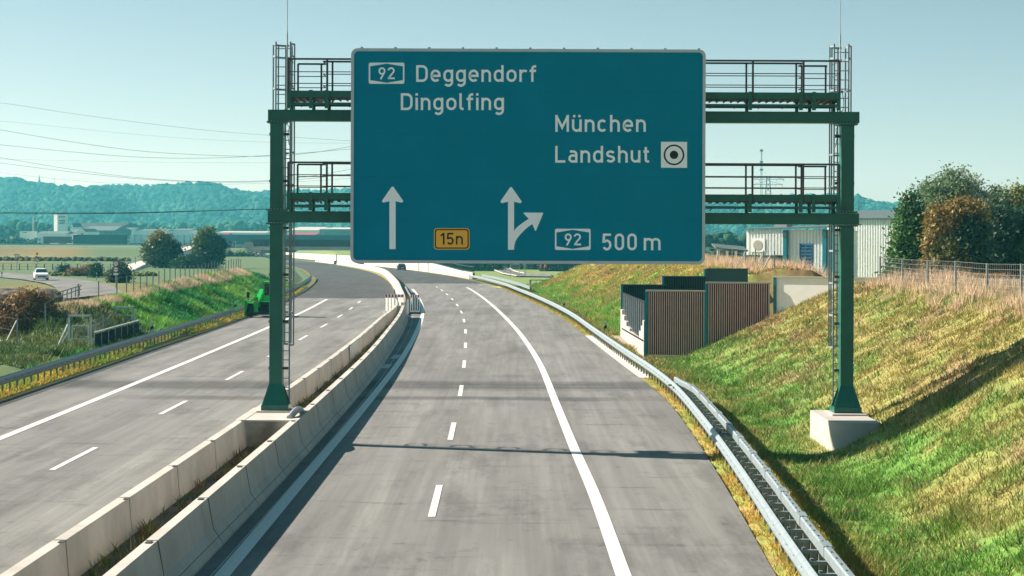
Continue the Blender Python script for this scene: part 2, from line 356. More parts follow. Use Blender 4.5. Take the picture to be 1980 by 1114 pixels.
def gcol(x, d, r, l):
    n1 = fbm(x * .26, d * .13, 1); n2 = fbm(x * 1.2, d * .6, 2); n3 = fbm(x * .03, d * .012, 3)
    c = mixc((.29, .245, .075), (.105, .235, .032), ss(.30, .70, .5 * n1 + .5 * n2 + .30 * ss(9, 2.2, r) - .15))       # right slope
    c = mixc(c, (.24, .15, .08), ss(.55, .68, fbm(x * .6, d * .2, 12)) * ss(3, 6, r) * .7)
    v = mixc((.30, .215, .06), (.22, .24, .05), ss(.4, .6, n2))
    c = np.where((r < 2.4)[..., None], mixc(v, c, ss(.9, 2.4, r)), c)
    gl = mixc((.045, .27, .045), (.20, .42, .06), ss(.42, .62, n1 + .1 * (n2 - .5)))           # left slope
    gl = mixc(gl, (.02, .12, .035), ss(.55, .7, n2) * .7)
    vl = mixc((.33, .245, .05), (.16, .27, .03), ss(.35, .6, n2 + .25 * ss(.6, 1.8, l)))
    gl = np.where((l < 2.0)[..., None], mixc(vl, gl, ss(.9, 2.0, l)), gl)
    gl = np.where(((d < 134) & (l > 2))[..., None], mixc((.05, .12, .03), (.16, .18, .05), n1), gl)
    fy = mixc((.26, .26, .085), (.12, .19, .05), ss(.35, .65, n3 + .35 * (fbm(x * .05, d * .12, 14) - .5)))
    dn = d + 60 * (fbm(x * .012, d * .004, 15) - .5)
    fy = mixc(fy, (.30, .24, .085), ss(300, 360, dn) * (.5 + .5 * ss(.45, .6, fbm(x * .03, d * .02, 16))))
    fy = mixc(fy, (.36, .31, .14), ss(480, 540, dn))
    fy = mixc(fy, (.10, .095, .05), ss(604, 622, dn)); fy = mixc(fy, (.065, .11, .04), ss(640, 700, dn)); fy = mixc(fy, (.20, .19, .085), ss(735, 800, dn)); fy = mixc(fy, (.12, .17, .065), ss(870, 930, dn))
    fy = fy * (.20 + .42 * fbm(x * .06, d * .03, 18))[..., None] * np.array((1.08, .98, .64))
    gl = np.where(((l > 8.0) & (d > 120))[..., None], fy, gl)
    c = np.where((l > 0)[..., None], gl, c)
    c = np.where(((r > 2) & (d > 262))[..., None], mixc((.10, .21, .04), (.22, .25, .06), n1), c)
    c = np.where(((r > 1.4) & (r < 3.5) & (d > 110) & (d < 134))[..., None], np.array((.30, .25, .19)), c)
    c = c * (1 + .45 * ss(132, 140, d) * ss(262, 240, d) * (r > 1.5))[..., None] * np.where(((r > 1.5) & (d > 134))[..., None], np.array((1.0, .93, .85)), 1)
    c = np.where(((l > 0) & (d > 255) & (l < 60))[..., None], mixc(c, (.075, .12, .04), ss(255, 275, d)), c)
    far = ss(700, 1000, d) ; c = mixc(c, (.08, .15, .06), far * .8)
    return c
C = gcol(X, DD, rr, ll)
nr, nc = X.shape
co = np.stack([X, DD, Z], 2).reshape(-1, 3)
i, j = np.meshgrid(np.arange(nr - 1), np.arange(nc - 1), indexing='ij'); a = (i * nc + j).ravel()
ff = np.stack([a, a + 1, a + nc + 1, a + nc], 1)
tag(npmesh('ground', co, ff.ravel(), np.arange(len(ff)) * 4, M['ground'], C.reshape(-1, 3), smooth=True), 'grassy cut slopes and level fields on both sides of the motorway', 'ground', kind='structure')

# ------------------------------------------------------------------ carriageways and markings
def samples(a, b):
    return np.array([a] + [d for d in np.concatenate([np.arange(12, 260, 2.), np.arange(260, 700, 6.), np.arange(700, 1500, 20.)]) if a < d < b] + [b])
def strip(name, fa, fb, a, b, z, m, label=None, cat=None, n=1):
    ds = samples(a, b); k = n + 1
    A, B = fa(ds), fb(ds); v = []
    for q in range(k):
        t = q / n; v.append(np.stack([A + (B - A) * t, ds, hp(ds) + z], 1))
    v = np.stack(v, 1).reshape(-1, 3)
    f = [(i*k+q, i*k+q+1, (i+1)*k+q+1, (i+1)*k+q) for i in range(len(ds)-1) for q in range(n)]
    m_ = MB().add(v, f); return tag(m_.build(name, m), label, cat, kind='structure')
cst = lambda f, o: (lambda d: f(d) + o)
strip('carriageway', cst(RW, -.1), RE, 12, 290, .012, M['asphalt'], 'light grey asphalt of the nearer carriageway under the sign', 'road', 6)
strip('carriageway', LE, cst(LW, .1), 12, 213, .012, M['asphalt'], 'light grey asphalt of the opposite carriageway left of the concrete walls', 'road', 6)
strip('dark_carriageway', cst(RW, -.1), RE, 290, 1400, .010, M['dark'], 'dark fresh asphalt of the nearer carriageway beyond the seam', 'road', 6)
strip('dark_carriageway', LE, cst(LW, .1), 213, 1400, .010, M['dark'], 'dark fresh asphalt of the opposite carriageway beyond the seam', 'road', 6)
strip('gutter', cst(LE, .02), cst(LE, .55), 12, 300, .018, M['dark'], 'dark asphalt gutter along the left guardrail', 'gutter')
strip('median_strip', cst(LW, .05), cst(RW, -.05), 12, 166, .2, M['soil'], 'dry weedy soil strip between the two concrete walls', 'soil strip', 4)
strip('concrete_strip', cst(LW, -1.1), cst(LW, .05), 172, 214, .02, M['conc'], 'pale concrete strip beside the central wall', 'concrete strip')
strip('kerb_strip', cst(RE, -.05), cst(RE, .55), 94, 134, .022, M['kerb'], 'pale concrete edge strip beside the brown noise walls', 'kerb')
strip('road_seam', lambda d: RW(d) + .34, lambda d: RW(d) + .365, 12, 250, .018, M['kerb'], 'thin pale joint along the foot of the shaded wall', 'seam')
rl = spl([(10,2.2),(39,2.13),(51,2.07),(63,1.9),(77,1.74),(104,1.42),(133,.66),(174,-.95),(218,-3.1),(262,-5.7),(300,-8.3)])
rd = spl([(10,-1.8),(50,-1.82),(68,-1.94),(86,-2.1),(103,-2.36),(121,-2.7),(140,-3.12),(157,-3.62),(176,-4.3),(199,-5.4),(222,-6.75),(256,-9.0),(300,-12.2)])
ln = spl([(10,-5.36),(51,-5.44),(82,-5.52),(105,-5.7),(140,-6.4),(179,-7.7),(209,-9.3),(249,-11.9),(300,-15.6)])
lw_ = spl([(10,-15.9),(65,-16.02),(82,-16.15),(114,-16.5),(144,-16.95),(175,-17.6),(213,-18.8)])
ld = spl([(10,-12.4),(59,-12.48),(77,-12.54),(95,-12.64),(110,-12.85),(128,-13.05),(146,-13.35),(171,-13.85),(195,-14.6),(213,-15.2)])
def line(name, f, w, a, b, label):
    return strip(name, cst(f, -w / 2), cst(f, w / 2), a, b, .022, M['paint'], label, 'road marking', 1)
line('lane_line', rl, .30, 14, 262, 'broad solid white line right of the dashes on the nearer carriageway')
line('lane_line', ln, .30, 14, 252, 'solid white line in the shade of the concrete wall')
line('lane_line', lw_, .30, 14, 209, 'solid white line across the opposite carriageway')
for k in range(-2, 13):
    c = 50.1 + 17.85 * k
    if c > 14: line('lane_dash', rd, .17, c - 3, c + 3, 'white dash on the nearer carriageway, %s' % ('close to the camera' if k < 2 else 'farther along the lane line'))
for k in range(-2, 9):
    c = 59.2 + 17.65 * k
    if c > 14: line('lane_dash', ld, .17, c - 3, c + 3, 'white dash on the opposite carriageway, %s' % ('nearer' if k < 3 else 'farther away'))
for y_, s_ in ((100, 'nearer'), (108, 'farther')): tag(MB().bb((-6.32, y_, .014), (-5.95, y_ + 3.2, .024)).build('drain_grate', M['galvd']), s_ + ' grey drain grate at the foot of the concrete wall', 'drain', kind='structure')

# ------------------------------------------------------------------ concrete walls in the median
WH = 1.0
prof_r = [(0.03, 0), (0.03, .08), (-.17, .36), (-.29, WH), (-.50, WH), (-.62, .30), (-.66, 0)]
def wall_line(name, label, f, d0, d1, prof, step=6.0, mm='conc', joints=True, cat='concrete barrier', sgn=1, z0=None):
    t = thing(name, label, cat, (float(f(d0)), d0, 0)); base = Vector((float(f(d0)), d0, 0)); d = d0
    while d < d1 - .5:
        e = min(d + step, d1); g = .042
        cv = [Vector((float(f(q)), q, float(hp(q)) - .01)) - base for q in np.linspace(d + g, e - g, 3 if step < 8 else 5)]
        sweep(cv, [(a * sgn, b) for a, b in (prof if sgn > 0 else prof[::-1])]).build('barrier_segment', M[mm], t)
        if joints:
            cj = [Vector((float(f(q)), q, float(hp(q)) - .01)) - base for q in (e - g - .004, e + g + .004)]
            sweep(cj, [(a * .93 * sgn - .012 * sgn, b * .985) for a, b in (prof if sgn > 0 else prof[::-1])]).build('joint_gap', M['joint'], t)
            q = e - .28; p = Vector((float(f(q)) - .395 * sgn, q, float(hp(q)) + WH)) - base
            MB().box((p.x, p.y, p.z + .004), (.10, .26, .012)).build('lifting_slot', M['joint'], t)
        d = e
    return t
# z of the walls: the wall foot is f, cross section reaches -.66 behind it
wall_line('concrete_barrier', 'concrete wall with its shaded side towards the nearer carriageway', RW, 12.7, 162.7, prof_r)
prof_l = [(0.03, 0), (0.03, .08), (-.10, .36), (-.18, WH), (-.40, WH), (-.46, .30), (-.48, 0)]
wl = wall_line('concrete_barrier', 'pale concrete wall bordering the opposite carriageway', lambda d: LW(d) - .15, 12.7, 162.7, prof_l, sgn=-1)
g0 = Vector(wl.location)
def wl_panel(a, b):
    m = MB()
    for q in np.arange(a, b, .34):
        x = float(LW(q)) + .34; m.bar((x - g0.x, q - g0.y, .12), (x - g0.x - .02, q - g0.y, .97), .05, .24)
    return m
wl_panel(101.5, 107.3).build('noise_panel', M['galvd'], wl)
wall_line('central_wall', 'single white concrete wall curving away between the dark carriageways', RW, 171, 700, [(-.1, 0), (-.2, .3), (-.3, .95), (-.58, .95), (-.68, .3), (-.78, 0)], 24, 'conc', False, 'concrete barrier')
# closing slab where the two walls meet
tag(MB().bb((-9.05, 161.2, .05), (-8.45, 161.6, 1.0)).build('end_slab', M['concl']), 'small concrete slab closing the gap where both walls meet', 'concrete slab')
# steel transition rails beside the central wall
tr = thing('transition_rail', 'dark steel rail lying on the start of the white central wall', 'guardrail', (float(RW(200)), 200, 0))
cv = [Vector((float(RW(q)) + .35 - float(RW(200)), q - 200, 0)) for q in np.linspace(172, 236, 24)]
sweep(cv, [(0, .45), (0, .75), (-.1, .75), (-.1, .45)]).build('rail', M['galvd'], tr)
for q in range(174, 236, 4): MB().bb((float(RW(q)) + .12 - float(RW(200)), q - 200.06, 0), (float(RW(q)) + .22 - float(RW(200)), q - 199.94, .7)).build('post', M['galvd'], tr)

# ------------------------------------------------------------------ steel guardrails
WB = [(0, .40), (.05, .43), (.085, .48), (.085, .52), (.03, .56), (.03, .60), (.085, .64), (.085, .68), (.05, .73), (0, .76), (-.012, .75), (.02, .70), (.06, .66), (.06, .645), (.012, .61), (.012, .55), (.06, .515), (.06, .485), (.03, .45), (-.012, .41)]
def guardrail(name, label, f, d0, d1, sgn, step=1.333, off=.14, two=None):
    t = thing(name, label, 'guardrail', (float(f(60)), 60, 0)); b = Vector(t.location)
    def pt(d, z=0): return Vector((float(f(d)), d, float(hp(d)) + z)) - b
    ds = np.concatenate([np.arange(d0, min(d1, 260), 2.), np.arange(260, d1, 5.)]) if d1 > 260 else np.arange(d0, d1 + .1, 2.)
    sweep([pt(d) for d in ds], [(-a * sgn, z) for a, z in (WB if sgn < 0 else WB[::-1])]).build('rail', M['galv'], t, True)
    allp = [d for d in np.arange(d0, d1, step)]
    pm = MB().bb((-.03, -.05, -.1), (.03, .05, .72)).mesh('post', M['postm'])  # post colour darkened to stand in for the rail's shade
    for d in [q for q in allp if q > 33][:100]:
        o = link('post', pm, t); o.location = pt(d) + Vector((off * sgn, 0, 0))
    rest = MB()
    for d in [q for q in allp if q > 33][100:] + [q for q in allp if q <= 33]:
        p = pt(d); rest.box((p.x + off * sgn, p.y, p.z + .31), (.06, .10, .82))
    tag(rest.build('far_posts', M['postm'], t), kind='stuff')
    sp = MB().bb((-.06, -.04, .5), (.06, .04, .66)).mesh('spacer', M['galvd'])
    bolts = MB()
    for d in allp:
        if d < 150:
            p = pt(d); bolts.box((p.x - .035 * sgn, p.y, p.z + .58), (.03, .05, .03))
    tag(bolts.build('bolts', M['dgreen'], t), kind='stuff')
    return t, pt
gl_, ptl = guardrail('guardrail', 'long steel guardrail on closely set posts along the left edge of the motorway', LG, 30, 330, -1)
gr_, ptr = guardrail('guardrail', 'steel guardrail along the grassy cut slope on the right', RG, 26, 330, 1)
# second, box shaped rail behind the near part
br = thing('box_rail', 'heavy steel box rail with struts behind the near right guardrail', 'guardrail', (float(RG(60)), 60, 0)); b0 = Vector(br.location)
def pb(d, o=.47, z=0): 
    o = o - .28 * float(ss(76, 82, d)); return Vector((float(RG(d)) + o, d, z)) - b0
sweep([pb(d) for d in np.arange(26, 82.1, 1.)], [(-.075, .68), (-.075, .85), (-.05, .88), (.05, .88), (.075, .85), (.075, .68)][::-1]).build('box_beam', M['galv'], br)
pm = MB().bb((-.05, -.07, -.1), (.05, .07, .66)).mesh('post', M['galvd']); sm = MB().bb((-.45, -.045, .61), (-.05, .045, .68)).mesh('strut', M['galv'])
for d in np.arange(27.3, 81, 1.333):
    o = link('post', pm, br); o.location = pb(d); o = link('strut', sm, br); o.location = pb(d)
bo = MB()
for d in np.arange(27.0, 81, .667):
    p = pb(d); bo.box((p.x - .02, p.y, .885), (.025, .07, .02))
tag(bo.build('bolts', M['dgreen'], br), kind='stuff')
for d in np.arange(29, 80, 4.0):
    p = pb(d); q = pb(d + .7); MB().bar((p.x, p.y, .78), (q.x, q.y, .78), .165, .212).build('joint_sleeve', M['galv'], br)
# far right: second rail on the inner side near the trough
fr = thing('guardrail', 'pale double rail on the verge beyond the slope, ending near the steel gate frame', 'guardrail', (0, 250, 0))
cv = [Vector((float(RG(d)) + 1.5 + .4 * ss(250, 300, d), d - 250, float(hp(d)))) for d in np.arange(232, 330, 5.)]
sweep(cv, [(0, .5), (0, .85), (.2, .85), (.2, .5)]).build('rail', M['galv'], fr)
for c in cv[::1]: MB().box((c.x + .1, c.y, c.z + .25), (.1, .1, .6)).build('post', M['galvd'], fr)
# ------------------------------------------------------------------ sign gantry
GD = 64.0
def gx(px): return (px - CX) * GD / F
def gz(py, px=990): return CH - ((py - HY) - ROLL * (px - CX)) * GD / F
gan = thing('sign_gantry', 'dark green steel gantry carrying the large teal sign over the road', 'sign gantry', (0, GD, 0))
BZ = 1.05
cxl, cxr = -7.27, 10.34
topz, lowz = 10.12, 6.99
for cx in (cxl, cxr):
    c = MB(); 
    for z0, z1 in ((BZ + .14, lowz - .235), (lowz + .235, topz - .235)):
        c.bb((cx - .2, -.25, z0), (cx + .2, .25, z1))
    co_ = c.build('column', M['green'], gan, bevel=.012)
    for zz in (lowz - .21, lowz + .21, topz - .21): MB().box((cx, 0, zz), (.60, .62, .05)).build('flange', M['green'], gan)
    bt = MB()
    for zz in (lowz - .18, lowz + .24, topz - .18):
        for k in range(6): bt.box((cx - .25 + k * .1, -.30, zz), (.03, .03, .035))
    tag(bt.build('flange_bolts', M['galv'], co_), kind='stuff')
    bp = MB().bb((cx - .42, -.46, BZ - .02), (cx + .42, .46, BZ + .15)).build('base_plate', M['black'] if 0 else M['green'], gan)
    for dx in (-1, 1):
        poly = [(0, 0), (dx * .21, 0), (0, .62)]
        for y_ in (-.24, .21): MB().prism(poly, .03, lambda u, v, w, q=dx, y_=y_: (cx + q * .2 + u, y_ + w, BZ + .15 + v)).build('gusset', M['green'], gan)
    for dy in (-1, 1):
        poly = [(0, 0), (dy * .2, 0), (0, .62)]
        for e in (-.2, .17): MB().prism(poly, .03, lambda u, v, w, q=dy, e=e: (cx + e + w, q * .25 + u, BZ + .15 + v)).build('gusset', M['green'], gan)
    MB().add([(cx-.4, -.44, BZ+.15), (cx+.4, -.44, BZ+.15), (cx+.2, -.252, BZ+.8), (cx-.2, -.252, BZ+.8), (cx-.4, -.42, BZ+.15), (cx+.4, -.42, BZ+.15), (cx+.2, -.251, BZ+.8), (cx-.2, -.251, BZ+.8)], [(0, 1, 2, 3), (7, 6, 5, 4), (0, 4, 5, 1), (1, 5, 6, 2), (2, 6, 7, 3), (3, 7, 4, 0)]).build('flared_foot', M['green'], gan)
    nb = MB()
    for k in range(5): nb.cyl((cx - .32 + k * .16, -.4, BZ + .15), (cx - .32 + k * .16, -.4, BZ + .22), .025, 6)
    tag(nb.build('anchor_bolts', M['galv'], bp), kind='stuff')
    # clamps along the column
    cl = MB()
    sgn_ = 1 if cx < 0 else -1
    for z in np.arange(2.3, 9.8, 1.45):
        cl.box((cx + sgn_ * .27, .12, z), (.16, .1, .08)); cl.box((cx - sgn_ * .23, .12, z), (.06, .1, .08))
    tag(cl.build('clamps', M['dgreen'], co_), kind='stuff')
beamx = (-7.54, 10.70)
for z in (topz, lowz):
    MB().bb((beamx[0], -.24, z - .175), (beamx[1], .24, z + .175)).build('beam', M['green'], gan, bevel=.012)
    sm_ = MB()
    for x in (gx(634), gx(665)): sm_.bb((x - .006, -.252, z - .17), (x + .006, -.238, z + .17))
    sm_.build('weld_seam', M['dgreen'], gan)

# walkways with railings
for wi, (z, ztop) in enumerate(((topz + .175, gz(119)), (lowz + .175, gz(317)))):
    x0, x1 = gx(561), gx(1616); yf, yb, ybe = -.62, .32, 1.25
    floor = z + .36
    fl = MB()
    def seg(a, b, yb_):
        for q in np.arange(a, b, .5):
            pass
        fl.bb((a, yf, floor - .03), (b, yb_, floor))
        for q in np.arange(a + .1, b, .22): fl.bb((q, yf, floor - .075), (q + .03, yb_, floor - .031))
    xa, xb = gx(622), gx(1553)
    seg(x0, xa, ybe); seg(xa, xb, yb); seg(xb, x1, ybe)
    wk = fl.build('walkway_grating', M['dgreen'], gan)
    kp = MB(); kp.bb((x0, yf - .02, floor), (x1, yf, floor + .20)); kp.bb((xa, yb, floor), (xb, yb + .02, floor + .20))
    for a, b in ((x0, xa), (xb, x1)): kp.bb((a, ybe, floor), (b, ybe + .02, floor + .20))
    kp.build('kick_plate', M['green'], gan)
    br_ = MB(); br_.bb((x0, yf - .03, z + .13), (x1, yf + .03, z + .20)); br_.bb((x0, yb - .03, z + .13), (x1, yb + .03, z + .20))
    posts = [562, 604, 634, 730, 830, 930, 1030, 1130, 1230, 1330, 1445, 1542, 1567, 1614]
    for p_ in posts:
        br_.bb((gx(p_) - .055, yf - .06, z + .02), (gx(p_) + .055, yf + .05, floor + .22)); br_.bb((gx(p_) - .05, yb - .05, z + .005), (gx(p_) + .05, yb + .05, floor))
    br_.build('bracket', M['green'], gan)
    lp = MB()
    for p_ in range(590, 1600, 46): lp.bar((gx(p_), yf - .03, z + .12), (gx(p_) - .07, yf - .06, z + .05), .02)
    tag(lp.build('cable_clips', M['dgreen'], wk), kind='stuff')
    rl_ = MB(); hgt = ztop - floor
    def rail(a, b, y):
        for fz, s_ in ((1.0, .055), (.665, .026), (.36, .026)): rl_.bar((a, y, floor + hgt * fz), (b, y, floor + hgt * fz), s_)
    rail(x0, x1, yf); rail(xa, xb, yb)
    rail(gx(567), xa, ybe); rail(xb, x1 - .1, ybe)
    for s_ in (x0, x1):
        for fz in (1.0, .665, .36): rl_.bar((s_, yf, floor + hgt * fz), (s_, ybe * .55, floor + hgt * fz), .026)
    for s_ in (xa, xb):
        for fz in (1.0, .665, .36): rl_.bar((s_, yb, floor + hgt * fz), (s_, ybe, floor + hgt * fz), .026)
    rl_.build('railing', M['dgreen'], gan)
    for p_ in (561, 635, 730, 830, 930, 1030, 1130, 1230, 1340, 1450, 1547, 1616): MB().bar((gx(p_), yf, floor - .1), (gx(p_), yf, ztop), .06).build('railing_post', M['dgreen'], gan)
    for p_ in (640, 760, 880, 1000, 1120, 1240, 1345, 1444, 1541): MB().bar((gx(p_), yb, floor - .1), (gx(p_), yb, ztop), .055).build('railing_post', M['dgreen'], gan)
    for p_ in (567, 613, 1560, 1607): MB().bar((gx(p_), ybe, floor - .1), (gx(p_), ybe, ztop), .055).build('railing_post', M['dgreen'], gan)
# ladders with hoops and lightning rods
for cx, lo in ((gx(543.5), 1.15), (gx(1630), 1.1)):
    la = MB(); yl = .42
    ztop_ = 12.45
    for dx in (-.225, .225): la.bar((cx + dx, yl, lo), (cx + dx, yl, ztop_), .045, .03)
    ld_ = la.build('ladder', M['galv'], gan)
    ru = MB()
    for z in np.arange(lo + .25, ztop_ - .1, .285): ru.bar((cx - .225, yl, z), (cx + .225, yl, z), .028)
    tag(ru.build('rungs', M['galvd'], ld_), kind='stuff')
    cg = MB()
    hz = list(np.arange(3.0, 12.4, 1.0)) + [12.38]
    def hoop(a): return (cx - .345 * math.cos(a), yl + .72 * math.sin(a))
    for z in hz:
        pts = [(cx - .225, yl, z)] + [(*hoop(a), z) for a in np.linspace(.25, math.pi - .25, 9)] + [(cx + .225, yl, z)]
        for p, q in zip(pts, pts[1:]): cg.bar(p, q, .012, .06)
    for a in (.28, .9, 1.57, 2.24, 2.86): x_, y_ = hoop(a); cg.bar((x_, y_, 3.0), (x_, y_, 12.4), .045, .012)
    cg.build('safety_cage', M['galv'], gan)
    lr = MB(); rx = cx + .135 if cx < 0 else cx - .06
    lr.cyl((rx, .3, topz + .2), (rx, .3, gz(62)), .022, 6); lr.cyl((rx, .3, gz(62)), (rx, .3, gz(62) + 2.6), .011, 6)
    lr.build('lightning_rod', M['galvd'], gan)
    cb = MB(); cb.tube([(rx + .05, .28, topz + .9), (rx + .10, .2, topz + .5), (rx + .06, .1, topz + .22), (rx - .1, .05, topz + .18)], .012, 5)
    s_ = 1 if cx < 0 else -1
    cb.tube([(cx + s_ * .1, .0, topz - .2), (cx + s_ * .25, -.1, topz - .35), (cx + s_ * .18, .1, topz - .6), (cx + s_ * .22, .15, topz - .9)], .012, 5)
    cb.build('cable', M['dgreen'], gan)

# foundations
fo = thing('gantry_foundation', 'concrete foundation block between the median walls under the left gantry column', 'foundation', (-7.2, 64, 0))
MB().bb((-.92, -3.14, -.02), (.77, 1.19, .93)).build('block', M['stain_shade'], fo); MB().bb((-.93, -3.15, .931), (.78, 1.2, .98)).build('pale_top', M['conc'], fo, bevel=.01)  # block sides carry real stain plus painted shade; thin top piece stays pale
MB().bb((-.62, -.62, .98), (.52, .62, 1.03)).build('grout_pad', M['concl'], fo, bevel=.01)
rubber = MB(); rubber.tube([(.62, -2.6, .99), (.70, -2.2, 1.12), (.74, -1.6, 1.16), (.76, -.9, 1.1), (.76, -.4, .99)], .10, 8)
tag(rubber.build('cable_duct', M['galvd']), 'grey bent cover lying on the foundation beside the wall', 'duct cover'); bpy.data.objects['cable_duct'].location = (-7.2, 64, 0)
fo2 = thing('gantry_foundation', 'rounded pale concrete foundation on the grass slope under the right gantry column', 'foundation', (9.95, 63.2, 0))
def rrect(x0, y0, x1, y1, rs, n=6):
    o = []
    for (cx_, cy_, a0), r_ in zip(((x0, y0, 180), (x1, y0, 270), (x1, y1, 0), (x0, y1, 90)), rs):
        c0 = cx_ + (r_ if cx_ == x0 else -r_); c1 = cy_ + (r_ if cy_ == y0 else -r_)
        o += [(c0 + r_ * math.cos(R(a0 + 90 * k / n)), c1 + r_ * math.sin(R(a0 + 90 * k / n))) for k in range(n + 1)]
    return o
MB().prism(rrect(-.52, -2.4, .92, 2.1, (.9, .12, .06, .06), 10), 1.55, lambda u, v, w: (u, v, -.58 + w)).build('block', M['concl'], fo2, True)
MB().bb((-.15, -.05, .97), (.92, 1.5, 1.02)).build('grout_pad', M['concl'], fo2, bevel=.01)

# ------------------------------------------------------------------ road sign
SDI = 62.75; K = SDI / F
sg = thing('road_sign', 'huge teal motorway direction sign with white lettering hung on the green gantry', 'road sign', ((1021 - CX) * K, SDI, 0))
def su(px, py): return ((px - CX) + ROLL * (py - HY) - (1021 - CX)) * K, CH - ((py - HY) - ROLL * (px - CX)) * K
x0, z1 = su(680.3, 94.6); x1, z0 = su(1361.7, 510)
pan = MB().prism(rrect(x0 + .05, z0 + .05, x1 - .05, z1 - .05, [.14] * 4), .09, lambda u, v, w: (u, w, v)).build('panel', M['face'], sg)
def ringpoly(o, i_, depth, y):
    m = MB(); n = len(o); vv = [(u, y, v) for u, v in o] + [(u, y, v) for u, v in i_] + [(u, y + depth, v) for u, v in o] + [(u, y + depth, v) for u, v in i_]
    f = []
    for k in range(n):
        q = (k + 1) % n; f += [(k, q, n + q, n + k), (2*n + k, 3*n + k, 3*n + q, 2*n + q), (k, 2*n + k, 2*n + q, q), (n + k, n + q, 3*n + q, 3*n + k)]
    return m.add(vv, f)
ringpoly(rrect(x0 - .02, z0 - .02, x1 + .02, z1 + .02, [.2] * 4), rrect(x0 + .07, z0 + .07, x1 - .07, z1 - .07, [.13] * 4), .14, -.03).build('frame', M['frame'], sg, True)
for py_ in (176, 258, 341, 424):
    a = su(686, py_); b = su(1356, py_); MB().bb((a[0], -.0012, a[1] - .006), (b[0], -.0002, a[1] + .006)).build('panel_seam', M['seam'], sg)
kn = MB()
for k in range(11):
    p = su(699.5 + k * 65.2, 93); kn.box((p[0], .04, z1 + .04), (.07, .06, .05))
tag(kn.build('edge_bolts', M['galvd'], sg), kind='stuff')
bk = MB()
for px_ in (700, 830, 960, 1090, 1220, 1345):
    a = su(px_, 130); b = su(px_, 480); bk.bb((a[0] - .05, .1, b[1]), (a[0] + .05, .38, a[1]))
bk.build('support_rail', M['galvd'], sg)

